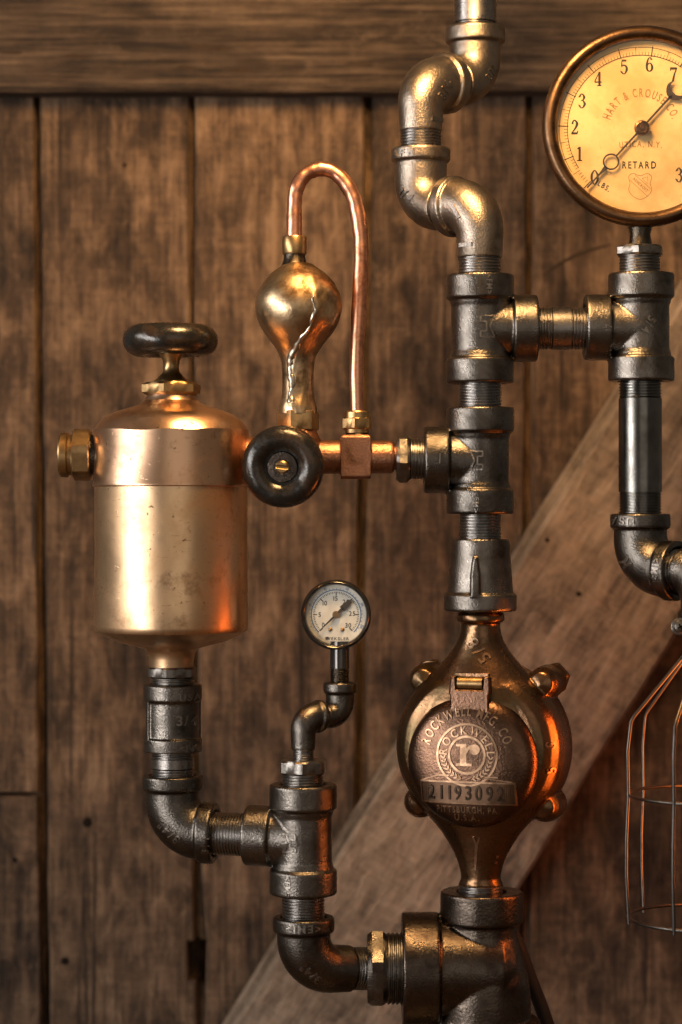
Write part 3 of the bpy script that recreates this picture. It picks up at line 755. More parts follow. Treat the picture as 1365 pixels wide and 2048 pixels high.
mb = MB(); mb.lathe([(0, 9), (31, 9), (31, 12.5), (29, 14.5), (17, 15), (16, 13), (0, 13)], WC, wa, 48); hubp = mb.build('hub_plate', 'iron_dark', valve, 30)
sw_u = Vector((1, 0, -0.12)).normalized(); a_, u_, w_ = frame(wa, sw_u)
mb = MB()
for sgn in (-1, 1):
    pts = []
    for i in range(13):
        th = R(180 * i / 12); pts.append((13 * math.cos(th), 1.4 * sgn + sgn * math.sin(th) * 11.6))
    mb.prism(pts, WC, wa, u_, 12, 20, 3)
mb.lathe([(0, 11), (13, 11), (13, 15), (0, 15)], WC, wa, 32)
mb.build('slotted_screw', 'brass', valve, 25)
mb = MB(); mb.hexn(VC, Z, 52, 94, 43, R(22), dome=3)
mb.build('union_nut', 'brass', valve, 25)
# cross: block, right pipe, bushing
mb = MB(); o = W(712, 914)
mb.lathe([(0, -62), (33, -62), (33, 70), (31, 76), (0, 76)], o, X, 48)
a2 = 44
mb.prism([(-30, -a2), (-30, a2), (30, a2), (30, -a2)], o, (0, -1, 0), X, -34, 34, 6, True)
mb.prism([(-30, -34), (-30, 34), (30, 34), (30, -34)], o, (0, 0, 1), X, -44, 44, 5, True)
blk = mb.build_cast('branch_fitting', 'red_brass', lamp, voxel=1.6, it=3)
mb = MB(); mb.lathe(threads(28, 72, 96), o, X, 40); mb.build('thread', 'red_brass', blk, 30)
mb = MB(); mb.lathe([(0, 40), (27, 40), (24, 46), (19, 52), (20, 62), (0, 62)], o + Vector((3, 0, 0)), Z, 32); mb.build('branch_neck', 'blackened', blk)
mb = MB(); o2 = W(793, 918); mb.hexn(o2, X, 0, 27, 51, R(20), dome=6); mb.lathe(threads(41, 26, 66), o2, X, 56)
mb.build('hex_bushing', 'zinc', lamp, 25)
mb = MB(); o = W(715, 865)
mb.hexn(o, Z, 6, 30, 31, R(10), dome=3); mb.lathe([(0, -1), (25, -1), (25, 8), (0, 8)], o, Z, 40); mb.lathe([(0, 28), (26.5, 28), (26.5, 40), (25, 43), (14, 43), (0, 43)], o, Z, 40)
mb.build('compression_nut', 'brass', lamp, 25)

# ---- air chamber ---------------------------------------------------------------------------------
AC = W(596, 1024)
aprof = [(38, 827), (38, 814), (34, 802), (31, 790), (30.5, 760), (31.5, 735), (34, 716), (42, 699), (56, 681), (71, 661), (80.5, 642), (85, 624), (86, 606), (81.5, 585), (71, 566), (55, 547), (38, 534), (26, 527)]
def arad(y):
    for (r1, y1), (r2, y2) in zip(aprof, aprof[1:]):
        if y2 <= y <= y1: return r1 + (r2 - r1) * (y1 - y) / (y1 - y2)
    return aprof[-1][0]
sm = []
ys = [827 - i * (827 - 527) / 60 for i in range(61)]
rs = [arad(y) for y in ys]
for _ in range(3): rs = [rs[0]] + [(rs[i - 1] + 2 * rs[i] + rs[i + 1]) / 4 for i in range(1, 60)] + [rs[60]]
mb = MB(); mb.lathe([(0, row(828))] + [(r, row(y)) for r, y in zip(rs, ys)] + [(0, row(526))], AC, Z, 112)
def fbm(x, y): return math.sin(x * 3.1 + 1.3 * math.sin(y * .11)) * .5 + math.sin(x * 7.7 + y * .17) * .3 + math.sin(x * 13 - y * .31) * .2
SEAM = [(527, 22, 10), (548, 16, 20), (570, 12, 28), (592, 13, 31), (612, 14, 33), (626, 15, 36), (640, 14, 32), (655, 13, 27), (668, 12, 19), (682, 13, 7), (694, 20, 0), (706, 18, -8), (720, 16, -15), (740, 14, -16), (760, 13, -12), (780, 13, -12), (800, 14, -14)]
def seam_ang(y):
    P = [(p[0], p[2]) for p in SEAM]
    if y <= P[0][0]: dx = P[0][1]
    elif y >= P[-1][0]: dx = P[-1][1]
    else:
        for (y1, x1), (y2, x2) in zip(P, P[1:]):
            if y1 <= y <= y2: dx = x1 + (x2 - x1) * (y - y1) / (y2 - y1); break
    r = arad(y); return math.asin(max(-.9, min(.9, dx / max(r, 1))))
for v in mb.v:
    y = 1024 - v.z; dx, dy = v.x - AC.x, v.y; r = math.hypot(dx, dy)
    if r < 1: continue
    ph = math.atan2(dx, -dy); sa = seam_ang(y)
    if ph > sa - .05 and ph < 2.0:
        e = min(1, (ph - sa + .05) / .12); bumpv = e * (3.0 + 1.7 * fbm(ph * 2.2, y))
        bumpv *= min(1, (r / 80)) ** 1.3; v.x = AC.x + dx * (1 + bumpv / r); v.y = dy * (1 + bumpv / r)
ch = mb.build('air_chamber', 'chamber', lamp, 60, 'pear shaped brass air chamber with a ragged solder seam')
pts, rad = [], []
for i in range(49):
    y = 582 + i * (808 - 582) / 48; a = seam_ang(y) + 0.018 * math.sin(i * .83) + .01 * math.sin(i * 2.1); r = arad(y) + (-1.0 if y < 690 else -4.6)
    pts.append((AC.x + r * math.sin(a), -r * math.cos(a), row(y))); rad.append((3.6 if y < 690 else 8.5) * (1 + (.25 if y < 690 else .10) * math.sin(i * .7) + .08 * math.sin(i * 1.9)) * min(1, .15 + i / 6))
mb = MB(); mb.tube(pts, rad, 10); mb.build('solder_seam', 'solder', ch, 70)
# upper neck, nut, tube
NK = W(589.5, 1024)
mb = MB(); mb.lathe([(0, row(532)), (27, row(532)), (23, row(524)), (21, row(512)), (21, row(506)), (0, row(506))], NK, Z, 40); mb.build('chamber_neck', 'blackened', ch)
mb = MB(); mb.lathe([(0, row(509)), (23, row(509)), (24.5, row(506)), (24.5, row(476)), (23, row(473)), (14, row(472)), (0, row(472))], NK, Z, 48); mb.build('tube_nut', 'brass', ch, 30)
cp = [(589, 480), (589, 440), (590, 400), (594, 376), (607, 353), (627, 341), (646, 338), (667, 344), (688, 362), (703, 386), (712, 412), (719, 450), (722.5, 490), (722, 545), (718, 620), (714.5, 690), (713.5, 760), (715, 830)]
def crom(P, sub=6):
    P = [Vector(p) for p in P]; out = []
    for i in range(len(P) - 1):
        a, b, c, d = P[max(i - 1, 0)], P[i], P[i + 1], P[min(i + 2, len(P) - 1)]
        for j in range(sub):
            t = j / sub; out.append(.5 * (2 * b + (c - a) * t + (2 * a - 5 * b + 4 * c - d) * t * t + (3 * b - a - 3 * c + d) * t ** 3))
    out.append(P[-1]); return out
path = crom([W(x, y, 0) for x, y in cp])
rad = [15 + .5 * math.sin(i * .41) + .35 * math.sin(i * 1.13) - (1.2 if i > len(path) - 14 else 0) for i in range(len(path))]
mb = MB(); mb.tube(path, rad, 32); mb.build('copper_tube', 'copper', lamp, 60, 'bent copper tube looping over from the air chamber')

# ---- water meter -----------------------------------------------------------------------------------
RT = R(18); n_out = Vector((-math.sin(RT), -math.cos(RT), 0)); u_in = Vector((math.cos(RT), -math.sin(RT), 0))
MC = W(962, 1493)
mb = MB()
mb.lathe([(0, -112), (95, -108), (148, -88), (171, -64), (178, -42), (177, -20), (174, 6), (167, 30), (156, 49), (142, 61), (130, 65), (0, 68)], MC, n_out, 96)
rows_ = []
for y, r in [(1238, 38), (1252, 39), (1266, 41), (1280, 46), (1296, 55), (1312, 67), (1330, 83), (1350, 101), (1372, 122), (1400, 140), (1440, 150), (1493, 156), (1560, 150), (1600, 136), (1625, 116), (1645, 97), (1665, 80), (1685, 67), (1705, 55), (1725, 46), (1745, 41), (1756, 39), (1765, 44), (1770, 45)]:
    dep = min(r, 39 + (r - 39) * .42); c = W(962, y)
    rows_.append([c + u_in * r * math.cos(2 * math.pi * k / 72) + n_out * dep * math.sin(2 * math.pi * k / 72) for k in range(72)])
mb.loft(rows_)
mb.lathe([(0, row(1244)), (48, row(1244)), (48, row(1230)), (44, row(1224)), (0, row(1224))], W(962, 1024), Z, 56)
for lx, ly in ((-119, 130), (126, 129), (-130, -117), (128, -115)):
    c = MC + u_in * lx + Z * ly
    mb.lathe([(0, -72), (33, -72), (34, -30), (32, -6), (23, 13), (0, 21)], c, n_out, 40)
met = mb.build_cast('water_meter', 'meter', lamp, voxel=2.2, it=16, label='round green bronze water meter with a raised hinged lid')
for lx, ly in ((131, 134), (-124, 136)):
    c = MC + u_in * lx + Z * ly; mb = MB(); mb.hexn(c, n_out, -90, -68, 34, .3, dome=5); mb.build('bolt_nut', 'meter', met, 25)
mb = MB(); mb.lathe(threads(45, row(1800), row(1768)), W(962, 1024), Z, 56); mb.build('bottom_thread', 'steel', met, 30)
mb = MB(); mb.lathe(threads(43, row(1233), row(1212)), W(962, 1024), Z, 56); mb.build('top_thread', 'steel', met, 30)
LC = MC + Z * -22
mb = MB(); lidp = [(0, 40), (131, 40), (132.5, 60), (131.5, 67), (128, 75), (122, 82), (113.5, 87.5), (103, 91.5), (90, 94.5), (60, 98), (0, 100)]
mb.lathe(lidp, LC, n_out, 112)
lid = mb.build('lid', 'lid', met, 60, 'brown bronze lid with raised maker lettering')
Lo = LC
def L2(x, y): return x, y
# hinge tab
TB = LC + Z * 122 + n_out * 70
mb = MB(); mb.prism([(-40, -46), (40, -46), (39, 8), (42, 12), (41, 42), (38, 46), (28, 46), (26, 20), (-26, 20), (-28, 46), (-38, 46), (-42, 12), (-39, 8)], TB + n_out * 14, n_out, u_in, -10, 7, 3)
tabo = mb.build('hinge_tab', 'lid', met, 30)
mb = MB(); mb.tube([TB + u_in * -25 + Z * 32 + n_out * 8, TB + u_in * 25 + Z * 32 + n_out * 8], 13, 24); mb.build('hinge_pin', 'brass', met, 30)
mb = MB(); mb.box(TB + Z * 34 + n_out * -12, u_in, n_out, Z, 34, 16, 17); mb.build('hinge_block', 'meter', met)
# lettering on the lid
def rel(px, py):    # offsets from lid centre measured in the photo's lid plane
    return (px - 936) / math.cos(RT), -(py - 1512)
g = merge(arc2d('ROCKWELL MFG. CO.', 19, 78, R(90), rel(933, 1499), .68, 0.04))
emboss(g, 'relief_lettering', 'letter', met, lid, Lo, u_in, Z, 2.2)
cx_, cy_ = rel(934, 1497)
ringo = [(cx_ + 60 * math.cos(2 * math.pi * i / 48), cy_ + 60 * math.sin(2 * math.pi * i / 48), 4.0) for i in range(48)]
ringi = [(cx_ + 36 * math.cos(2 * math.pi * i / 48), cy_ + 36 * math.sin(2 * math.pi * i / 48), 4.5) for i in range(48)]
geo = [stroke(ringo, True, 1), stroke(ringi, True, 1), arc2d('ROCKWELL', 16, 40.5, R(90), (cx_, cy_), .92, 0.06)]
for sgn in (-1, 1):          # laurel sprigs
    for i in range(8):
        a = R(270 + sgn * (14 + i * 9.5))
        bx, by = cx_ + 48 * math.cos(a), cy_ + 48 * math.sin(a)
        for s2_ in (-1, 1):
            aa = a + sgn * R(90) + s2_ * R(38)
            geo.append(stroke([(bx, by, 1), (bx + 4 * math.cos(aa), by + 4 * math.sin(aa), 3.2), (bx + 9 * math.cos(aa), by + 9 * math.sin(aa), .8)]))
emboss(merge(*geo), 'emblem_ring', 'letter', met, lid, Lo, u_in, Z, 2.4)
bar = [stroke([(cx_ - 7, cy_ - 20, 13), (cx_ - 7, cy_ + 20, 13)]), stroke([(cx_ - 22, cy_ - 19, 5), (cx_ + 10, cy_ - 19, 5)]), stroke([(cx_ - 22, cy_ + 19, 5), (cx_ - 2, cy_ + 19, 5)]),
       stroke([(cx_ - 2, cy_ + 4, 5), (cx_ + 5, cy_ + 15, 6), (cx_ + 14, cy_ + 17, 7)]), stroke([(cx_ + 16 + 5.2 * math.cos(2 * math.pi * i / 14), cy_ + 11 + 5.2 * math.sin(2 * math.pi * i / 14), 10.4) for i in range(14)], True, 1)]
emboss(merge(*bar), 'emblem_letter', 'letter', met, lid, Lo, u_in, Z, 2.0)
px0, py0 = rel(934, 1571); hw_ = 90 / math.cos(RT)
def plate(dx0, dx1, dy0, dy1, n=48):
    V, Fs = [], []
    for i in range(n + 1):
        x = dx0 + (dx1 - dx0) * i / n; V += [(x, dy0), (x, dy1)]
    for i in range(n): Fs.append((2 * i, 2 * i + 2, 2 * i + 3, 2 * i + 1))
    return V, Fs
emboss(plate(px0 - hw_, px0 + hw_, py0 - 20, py0 + 20), 'number_plate', 'plate', met, lid, Lo, u_in, Z, 2.2)
fr_ = merge(stroke([(px0 - hw_, py0 + 21, 3.4), (px0 - hw_ * .4, py0 + 21, 3.4), (px0 + hw_ * .4, py0 + 21, 3.4), (px0 + hw_, py0 + 21, 3.4)]),
            stroke([(px0 - hw_, py0 - 21, 2.4), (px0 - hw_ * .4, py0 - 21, 2.4), (px0 + hw_ * .4, py0 - 21, 2.4), (px0 + hw_, py0 - 21, 2.4)]),
            stroke([(px0 - hw_, py0 - 22, 3), (px0 - hw_, py0 + 22, 3)]), stroke([(px0 + hw_, py0 - 22, 3.4), (px0 + hw_, py0 + 22, 3.4)]),
            stroke([(px0 - hw_ * .62, py0 + 33, 3), (px0 - hw_ * .38, py0 + 33, 2.5)]), stroke([(px0 - hw_ * .62, py0 + 33, 2.5), (px0 - hw_ * .95, py0 + 23, 2)]) ,
            stroke([(px0 + hw_ * .38, py0 + 32, 2.5), (px0 + hw_ * .66, py0 + 32, 3)]), stroke([(px0 + hw_ * .36, py0 + 30, 2), (px0 + hw_ * .95, py0 + 23, 2.5)]))
emboss(fr_, 'plate_border', 'letter', met, lid, Lo, u_in, Z, 3.6)
emboss(text2d('21193092', 27, 0.74, 0, (px0, py0), 0.20), 'stamped_number', 'number', met, lid, Lo, u_in, Z, 4.4)
emboss(merge(text2d('PITTSBURGH, PA.', 12, .78, 0, rel(934, 1605), 0.08), text2d('U.S.A.', 12, .95, 0, rel(932, 1621), 0.08)), 'relief_lettering', 'letter', met, lid, Lo, u_in, Z, 1.8)
emboss(text2d('5/8', 24, 1.0, R(128), (0, 0), 0.08), 'size_mark', 'letter', met, met, W(953, 1297), X, Z, 2.6)
emboss(merge(stroke([(0, -34, 3), (1, 0, 5), (2, 22, 6)]), stroke([(2, 16, 4), (-5, 34, 4)]), stroke([(2, 16, 4), (7, 34, 4)]), stroke([(42, -10, 3), (44, -6, 4)]), stroke([(40, -22, 3), (42, -18, 4)])), 'flow_arrow', 'letter', met, met, W(949, 1700), X, Z, 2.2)
emboss(merge(text2d('S', 20, 1, R(80), (0, 30)), text2d('5', 18, 1, R(100), (2, -20))), 'side_mark', 'letter', met, met, W(1092, 1510), X, Z, 2.0)

# ---- big pressure gauge ------------------------------------------------------------------------------
GC = W(1284, 256, 0)
mb = MB(); mb.lathe([(0, -60), (60, -60), (150, -52), (176, -40), (180, -20), (180, 12), (0, 12)], GC, -Y, 96)
gauge = mb.build('pressure_gauge', 'bezel', lamp, 40, 'large antique bronze pressure gauge with yellowed dial')
mb = MB(); bz = []
for i in range(15):
    a = R(-30 + i * 17); bz.append((186 + 15 * math.cos(a), 18 + 20 * math.sin(a)))
mb.ring([(170, 4), (180, -14), (196, -12)] + bz[1:] , GC, -Y, 144)
mb.build('bezel', 'bezel', gauge, 50)
DT = 13.0                                   # dial plane, towards the viewer
mb = MB(); mb.lathe([(0, DT), (174, DT), (174, DT - 3), (0, DT - 3)], GC, -Y, 96); mb.build('dial', 'dial', gauge, 30)
kg = 1 - DT / F
DO = GC + Vector((0, -DT - 0.5, 0))
def G(px, py): return (px - 1284) * kg, -(py - 256) * kg
gc = G(1281, 260)
for c, x, y, ro in (('0', 1188, 357, 0), ('1', 1158, 310, 0), ('2', 1148, 257, 0), ('3', 1163, 204, 0), ('4', 1195, 160, 0), ('5', 1247, 136, 0), ('6', 1298, 131, 0), ('7', 1346, 151, 0), ('3', 1357, 352, 0), ('0', 1377, 352, 0)):
    flat(digit(c, 28, G(x, y), .92, ro), 'numeral', 'ink', gauge, DO, X, Z)
g = [arc2d('HART & CROUSE CO.', 17, 64, R(91), gc, .56, 0.10), arc2d('UTICA, N.Y.', 12, 400, R(90), (gc[0] - 1, gc[1] - 436), .72, 0.12)]
flat(merge(*g), 'dial_lettering', 'ink_faint', gauge, DO, X, Z)
flat(merge(text2d('RETARD', 14, .72, 0, G(1278, 332), 0.12), text2d('LBS.', 11, .75, R(-32), G(1208, 375), 0.12)), 'dial_lettering', 'ink', gauge, DO, X, Z)
tk = []
for rr, w_ in ((147, 1.3), (163, 1.0)):
    tk.append(stroke([(gc[0] + rr * math.cos(R(a)), gc[1] + rr * math.sin(R(a)), w_) for a in range(-40, 214, 4)], False, 2))
i = 0
a = 226.0
while a > -40:
    big = i % 10 == 0; half = i % 5 == 0
    r2_ = 166 if big else (163 if half else 154)
    tk.append(stroke([(gc[0] + (145 if big else 147) * math.cos(R(a)), gc[1] + (145 if big else 147) * math.sin(R(a)), 1.8 if big else .9), (gc[0] + r2_ * math.cos(R(a)), gc[1] + r2_ * math.sin(R(a)), 1.8 if big else .9)]))
    a -= 2.4; i += 1
flat(merge(*tk), 'scale_ticks', 'ink', gauge, DO, X, Z, 0.2)
# shield
sx_, sy_ = G(1279, 374)
sh = [(-23, 18), (-14, 25), (0, 20), (14, 25), (23, 18), (20, 5), (23, -8), (15, -20), (0, -27), (-15, -20), (-23, -8), (-20, 5)]
sg = [stroke([(sx_ + x, sy_ + y, 1.1) for x, y in sh] , True, 3), stroke([(sx_ - 21, sy_ + 12, .9), (sx_ + 14, sy_ - 20, .9)]), stroke([(sx_ - 10, sy_ + 22, .9), (sx_ + 21, sy_ - 6, .9)]),
      text2d('ASHCROFT', 6, .72, R(-43), (sx_ + 1, sy_ + 2), .1), stroke([(sx_ + 4, sy_ + 15, 1), (sx_ + 15, sy_ + 18, 1), (sx_ + 14, sy_ + 4, 1), (sx_ + 4, sy_ + 15, 1)], False, 1)]
flat(merge(*sg), 'dial_emblem', 'ink_faint', gauge, DO, X, Z)
# needle
hub = GC + Vector((-3 * 1, -DT - 7, -4))
dn = Vector((-0.675, 0, -0.738)); dn.normalize()
pn = Y.cross(dn)
def ndl(t, s): return hub + dn * t + pn * s
nd = MB()
def strip(P, th=2.0):
    geo = stroke([(t, s, w_) for t, s, w_ in P], False, 4)
    b = len(nd.v); V, Fs = geo
    nd.v += [ndl(q[0], q[1]) for q in V] + [ndl(q[0], q[1]) + Y * th for q in V]; m_ = len(V)
    for f in Fs: nd.f += [tuple(b + i for i in f), tuple(b + m_ + i for i in f[::-1])]
    for i in range(0, m_ - 2, 2): nd.f += [(b + i, b + i + 2, b + m_ + i + 2, b + m_ + i), (b + i + 1, b + m_ + i + 1, b + m_ + i + 3, b + i + 3)]
strip([(0, 0, 4.2), (-50, 0, 4.2), (-88, 0, 4.8)]); strip([(0, 0, 4.2), (40, 0, 4.0), (74, 0, 3.6)])
rg = [(90 + 15 * math.cos(2 * math.pi * i / 25), 15 * math.sin(2 * math.pi * i / 25), 3) for i in range(26)]; strip(rg)
strip([(104, 0, 9), (112, 0, 7), (124, 0, 4), (146, 0, 3.4), (160, 0, 2.6)])
cr = [(-100 - 15 * math.cos(a_), 17 * math.sin(a_), w_) for a_, w_ in ((R(-100), 2), (R(-60), 5), (R(-120 + 90), 9))]
strip([(-112, 17, 2), (-101, 18, 6), (-91, 9, 11), (-89, 0, 13), (-91, -9, 11), (-101, -18, 6), (-112, -17, 2)])
nd.build('needle', 'needle', gauge, 30)
mb = MB(); mb.lathe([(0, 0), (15, 0), (15.5, 6), (14, 9), (11, 10), (10, 8.5), (5, 8.5), (4, 10), (0, 10)], hub, -Y, 40); mb.build('needle_hub', 'bezel', gauge, 30)
mb = MB(); mb.lathe([(0, 30.5), (173, 30.5), (173, 28.5), (0, 28.5)], GC, -Y, 96); mb.build('gauge_glass', 'glass', gauge, 30)
mb = MB(); mb.lathe([(0, row(500)), (24, row(500)), (22, row(480)), (20, row(470)), (24, row(455)), (26, row(440)), (0, row(440))], W(1281, 1024, 0), Z, 32); mb.build('gauge_stem', 'blackened', gauge)

# ---- small pressure gauge --------------------------------------------------------------------------------
SG = W(673, 1229, 2)
ga = Vector((-0.03, -1, 0.0)).normalized()
mb = MB(); mb.lathe([(0, -52), (40, -52), (62, -48), (66, -40), (66, 4), (0, 4)], SG, ga, 72)
sgo = mb.build('pressure_gauge', 'case_black', lamp, 40, 'small black rimmed pressure gauge with white dial')
mb = MB(); mb.ring([(59, 2), (66, 0), (70, 4), (70.5, 14), (69, 20), (65, 23), (62, 21), (59.5, 10)], SG, ga, 96); mb.build('bezel', 'case_black', sgo, 45)
mb = MB(); mb.lathe([(0, 6), (60, 6), (60, 4), (0, 4)], SG, ga, 72); mb.build('dial', 'dial_white', sgo, 30)
_, wv, _ = frame(ga, Z); uv = ga.cross(wv) * -1
if uv.x < 0: uv = -uv
SO = SG + ga * 6.4
tk = []
for i in range(61):
    a = R(225 - i * 4.5); big = i % 10 == 0
    r1_, r2_ = (38 if big else 42 if i % 2 == 0 else 43), 46
    tk.append(stroke([(r1_ * math.cos(a), r1_ * math.sin(a), 2.0 if big else 1.2), (r2_ * math.cos(a), r2_ * math.sin(a), 2.0 if big else 1.2)]))
for s_, a in (('5', 180), ('10', 135), ('15', 93), ('20', 52), ('25', 4), ('30', -41), ('0', 219)):
    tk.append(text2d(s_, 9.2, .9, 0, (32.5 * math.cos(R(a)), 32.5 * math.sin(R(a))), .05))
tk.append(text2d('WEKSLER', 5.6, 1.15, 0, (3, -48), .06)); tk.append(text2d('W', 5.6, 1.0, 0, (-18, -48)))
tk.append(stroke([(-20.5, -45.3, 1.6), (-15.5, -45.3, 1.6)]))
flat(merge(*tk), 'dial_print', 'ink_small', sgo, SO, uv, wv)
bl = [stroke([(49.5 * math.cos(R(a)), 49.5 * math.sin(R(a)), 1.9) for a in range(225, -46, -6)], False, 2)]
for i in range(34):
    a = R(225 - i * 8.0); bl.append(stroke([(49.5 * math.cos(a), 49.5 * math.sin(a), .9), (53 * math.cos(a), 53 * math.sin(a), .9)]))
for i in range(6):
    a = R(205 - i * 46); bl.append(text2d(str(i * 40), 4.5, .8, a - R(90), (56 * math.cos(a), 56 * math.sin(a))))
flat(merge(*bl), 'dial_print', 'ink_blue', sgo, SO, uv, wv, .1)
mb = MB(); da = Vector((-0.72, 0, -0.69)).normalized(); db = Vector((da.z, 0, -da.x)); nb = SO + ga * 4
for t0, w0, t1, w1 in ((50, .8, 0, 5), (0, 5, -20, 6), (-16, 13, -40, 9)):
    b = len(mb.v)
    for q in (0, 1.5):
        mb.v += [nb + da * t0 + db * w0 / 2 + ga * q, nb + da * t0 - db * w0 / 2 + ga * q, nb + da * t1 - db * w1 / 2 + ga * q, nb + da * t1 + db * w1 / 2 + ga * q]
    mb.f += [(b, b + 1, b + 2, b + 3), (b + 4, b + 7, b + 6, b + 5), (b, b + 4, b + 5, b + 1), (b + 1, b + 5, b + 6, b + 2), (b + 2, b + 6, b + 7, b + 3), (b + 3, b + 7, b + 4, b)]
mb.build('needle', 'needle', sgo, 30)
mb = MB(); mb.lathe([(0, 0), (7.5, 0), (7.5, 5), (6, 7), (0, 7.4)], SO, ga, 24); mb.build('needle_hub', 'brass', sgo, 30)
for x in (-12, 12.5):
    mb = MB(); mb.lathe([(0, -1), (4.3, -1), (4, 1), (2.5, 2.2), (0, 2.6)], SO + uv * x + wv * -30, ga, 16); mb.build('dial_screw', 'brass', sgo, 30)
mb = MB(); mb.lathe([(0, 19), (61, 19), (61, 17.5), (0, 17.5)], SG, ga, 72); mb.build('gauge_glass', 'glass', sgo, 30)
mb = MB(); so = W(680, 1024, 2)
mb.lathe([(0, 0), (18, 0), (19.5, 2), (19.5, 56), (0, 56)], W(680, 1338, 2), Z, 40); mb.build('gauge_shank', 'case_black', sgo, 25)
mb = MB(); mb.lathe(threads(19.5, row(1372), row(1336), 4.2, 1.6), so, Z, 40); mb.build('shank_thread', 'blackened', sgo, 30)

# ---- caged bulb ------------------------------------------------------------------------------------------
dcg = eRc2.y; kc = 1 + dcg / F
AX = Vector((eRc2.x, dcg, 0))
def zc(y): return (CY - y) * kc
mb = MB(); mb.lathe([(0, zc(1330)), (36, zc(1330)), (38, zc(1326)), (38, zc(1236)), (44, zc(1232)), (44, zc(1220)), (0, zc(1220))], AX, Z, 48); mb.build('lamp_socket', 'case_black', lamp)
mb = MB(); mb.lathe([(0, zc(1800)), (8, zc(1799)), (22, zc(1792)), (31, zc(1774)), (34, zc(1745)), (34, zc(1400)), (32, zc(1370)), (28, zc(1345)), (26, zc(1326)), (0, zc(1326))], AX, Z, 40); mb.build('light_bulb', 'bulb', lamp, 60, 'glowing amber tube bulb inside the wire cage')
R0 = (AX.x - W(1253, 1600, dcg).x)
pc = [(40, 1268), (40, 1300), (58, 1324), (152, 1438), (159, 1500), (R0 - 1, 1590), (R0 + 3, 1680), (R0 + 3, 1750), (R0 - 2, 1845)]
mb = MB(); mb.ring([(39, zc(1300)), (44, zc(1300)), (44, zc(1262)), (39, zc(1262))], AX, Z, 40)
cage = mb.build('cage_collar', 'wire', lamp, 30, 'steel clamp collar of the wire bulb cage')
for k in range(7):
    a = R(186 + k * 360 / 7); dv = Vector((math.cos(a), math.sin(a), 0))
    P = [AX + dv * r + Z * zc(y) for r, y in pc]; Q = []
    for i in range(len(P) - 1):
        Q += [P[i].lerp(P[i + 1], t) for t in (0.06, .5, .94)]
    mb = MB(); mb.tube([P[0]] + Q + [P[-1]], 3.4, 12); mb.build('cage_wire', 'wire', cage, 40)
for y, rr in ((1590, R0 - 4), (1836, R0 - 4)):
    mb = MB(); P = [AX + Vector((math.cos(2 * math.pi * i / 72) * rr, math.sin(2 * math.pi * i / 72) * rr, zc(y))) for i in range(73)]
    mb.tube(P, 3.4, 12, False); mb.build('cage_ring', 'wire', cage, 60)
sc_ = W(1360, 1253, dcg - 30)
mb = MB(); mb.lathe([(0, -2), (17, -2), (17, 3), (15, 4), (13, 4), (11, 9), (6, 11), (0, 11.5)], sc_, -Y, 32); mb.build('clamp_screw', 'zinc', cage, 30)
mb = MB()
for a in (0, R(90)): mb.box(sc_ + Vector((0, -11.2, 0)), (math.cos(a + .5), 0, math.sin(a + .5)), Y, (-math.sin(a + .5), 0, math.cos(a + .5)), 6, .8, 1.6)
mb.build('screw_slot', 'hole', cage)
mb = MB(); mb.tube([sc_ + Y * 6, sc_ + Vector((20, 14, -4)), Vector((AX.x - 30, dcg - 30, zc(1270)))], 9, 10); mb.build('clamp_tab', 'wire', cage)
# power cord behind the big tee
cr_ = crom([W(1000, 1820, 130), W(1036, 1890, 140), W(1062, 1960, 150), W(1092, 2040, 160), W(1120, 2140, 170), W(1130, 2260, 160)], 5)
e_ = cr_[-1]; cr_ += [Vector((e_.x, 170, FLOOR_Z + 300)), Vector((e_.x + 40, 220, FLOOR_Z + 110))]
mb = MB(); mb.tube(cr_, 15, 14); mb.build('power_cord', 'cord', lamp, 60)

# ---- raised foundry marks ---------------------------------------------------------------------------------
def M_mark(pos, s, rot):
    P = [(-18, -12), (-18, 12), (0, 4), (18, 12), (18, -12), (8, -12), (8, -2), (-8, -2), (-8, -12)]
    cs, sn = math.cos(rot), math.sin(rot); out = []
    for x, y in P: out.append((pos[0] + (x * cs - y * sn) * s, pos[1] + (x * sn + y * cs) * s, 3.0))
    return merge(*[stroke([out[i], out[(i + 1) % len(out)]]) for i in range(len(out))])
FM = '<FM>'
emboss(M_mark((0, 0), 1.15, R(-90)), 'foundry_mark', 'iron_letter', T1, T1, W(972, 657), X, Z, 2.4)
emboss(text2d(FM, 11, 1, R(-90), (0, 0), .05), 'foundry_mark', 'iron_letter', T1, T1, W(975, 575), X, Z, 2.4)
emboss(M_mark((0, 0), 1.0, R(90)), 'foundry_mark', 'iron_letter', T3, T3, W(950, 922), X, Z, 2.4)
emboss(text2d(FM, 11, 1, R(-90), (0, 0), .05), 'foundry_mark', 'iron_letter', T3, T3, W(949, 1005), X, Z, 2.4)
emboss(text2d('3/4', 17, 1, R(-120), (0, 0), .05), 'foundry_mark', 'iron_letter', T2, T2, W(1290, 655), X, Z, 2.4)
emboss(text2d('17', 12, 1, R(90), (0, 0), .05), 'foundry_mark', 'iron_letter', T2, T2, W(1210, 660), X, Z, 2.4)
emboss(M_mark((0, 0), 1.0, R(90)), 'foundry_mark', 'iron_letter', T4, T4, W(580, 1680, -52), X, Z, 2.4)
emboss(text2d(FM, 11, 1, R(-90), (0, 0), .05), 'foundry_mark', 'iron_letter', T4, T4, W(578, 1765, -52), X, Z, 2.4)
emboss(text2d('3/4"', 17, 1, R(137), (0, 0), .1), 'foundry_mark', 'iron_letter', eL1, eL1, W(342, 1656), X, Z, 2.8)
emboss(text2d('31 J', 13, 1, R(90), (0, 0), .1), 'foundry_mark', 'iron_letter', eL1, eL1, W(414, 1680), X, Z, 2.4)
emboss(text2d('3/4"', 16, 1, R(137), (0, 0), .1), 'foundry_mark', 'iron_letter', eL2, eL2, W(622, 1938, -52), X, Z, 2.8)
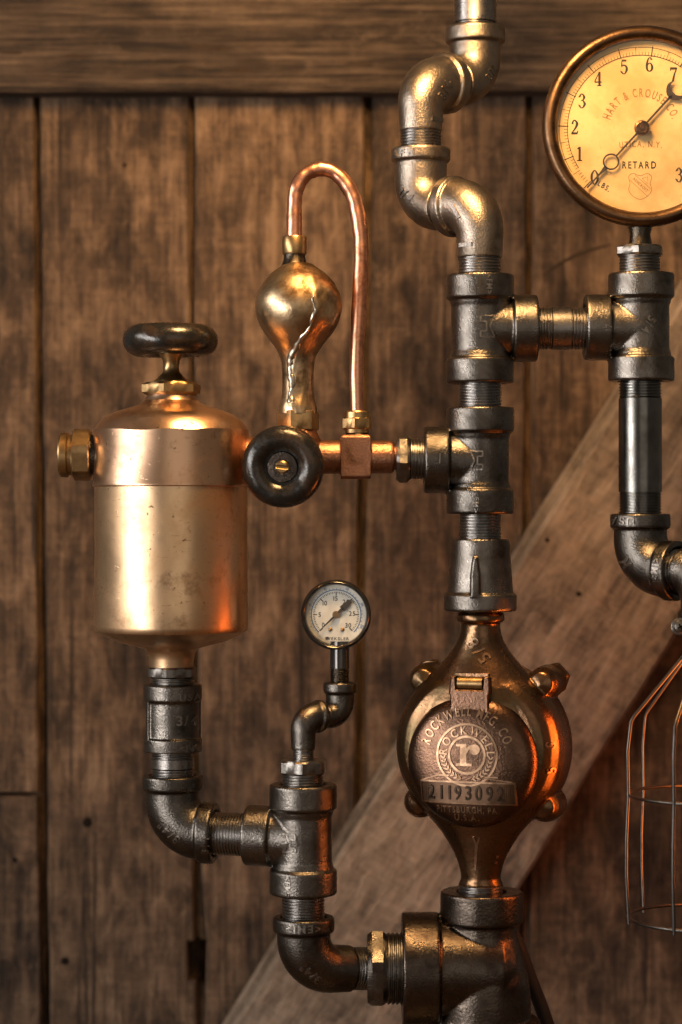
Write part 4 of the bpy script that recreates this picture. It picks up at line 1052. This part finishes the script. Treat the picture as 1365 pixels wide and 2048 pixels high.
emboss(text2d('<EMI>', 15, 1, R(180), (0, 0), .1), 'foundry_mark', 'iron_letter', eL2, eL2, W(607, 1848, -52), X, Z, 2.4)
emboss(text2d('3/4', 19, 1, 0, (0, 0), .06), 'foundry_mark', 'iron_letter', cpl, cpl, W(378, 1437), X, Z, 2.4)
emboss(text2d('USA', 13, 1, 0, (0, 0), .1), 'foundry_mark', 'iron_letter', cpl, cpl, W(384, 1391), X, Z, 2.4)
emboss(text2d('<FM', 12, 1, 0, (0, 0), .1), 'foundry_mark', 'iron_letter', cpl, cpl, W(382, 1492), X, Z, 2.4)
emboss(text2d('USA', 15, 1, R(180), (0, 0), .1), 'foundry_mark', 'iron_letter', eR, eR, W(1238, 1042), X, Z, 2.4)
emboss(text2d('M', 17, 1, R(125), (0, 0), .1), 'foundry_mark', 'iron_letter', eR, eR, W(1247, 1124), X, Z, 2.4)
emboss(text2d('<EMI>', 12, 1, R(80), (0, 0), .1), 'foundry_mark', 'iron_letter', eR, eR, W(1297, 1140), X, Z, 2.4)
emboss(text2d('AFM', 14, 1, 0, (0, 0), .1), 'foundry_mark', 'iron_letter', eB, eB, W(806, 312, 125), X, Z, 2.4)
emboss(text2d('3/4', 16, 1, R(-38), (0, 0), .1), 'foundry_mark', 'iron_letter', eB, eB, W(812, 395, 125), X, Z, 2.4)
emboss(text2d('3/4', 17, 1, R(65), (0, 0), .1), 'foundry_mark', 'iron_letter', eC, eC, W(891, 182, 125), X, Z, 2.4)
emboss(stroke([(-11, 0, 8), (11, 0, 8)]), 'foundry_mark', 'iron_letter', eC, eC, W(873, 243, 125), X, Z, 4)
emboss(stroke([(-11, 0, 8), (11, 0, 8)]), 'foundry_mark', 'iron_letter', eA, eA, W(931, 493, 0), X, Z, 4)
emboss(stroke([(-7, 14, 6), (7, -14, 6)]), 'foundry_mark', 'iron_letter', eA, eA, W(911, 425, 0), X, Z, 3)
emboss(text2d('3/4', 14, 1, R(60), (0, 0), .1), 'foundry_mark', 'iron_letter', eD, eD, W(983, 150, 240), X, Z, 2.4)
emboss(stroke([(0, -10, 2.5), (1, 10, 2.5)]), 'foundry_mark', 'iron_letter', T3, T3, W(877, 918), X, Z, 2.4)
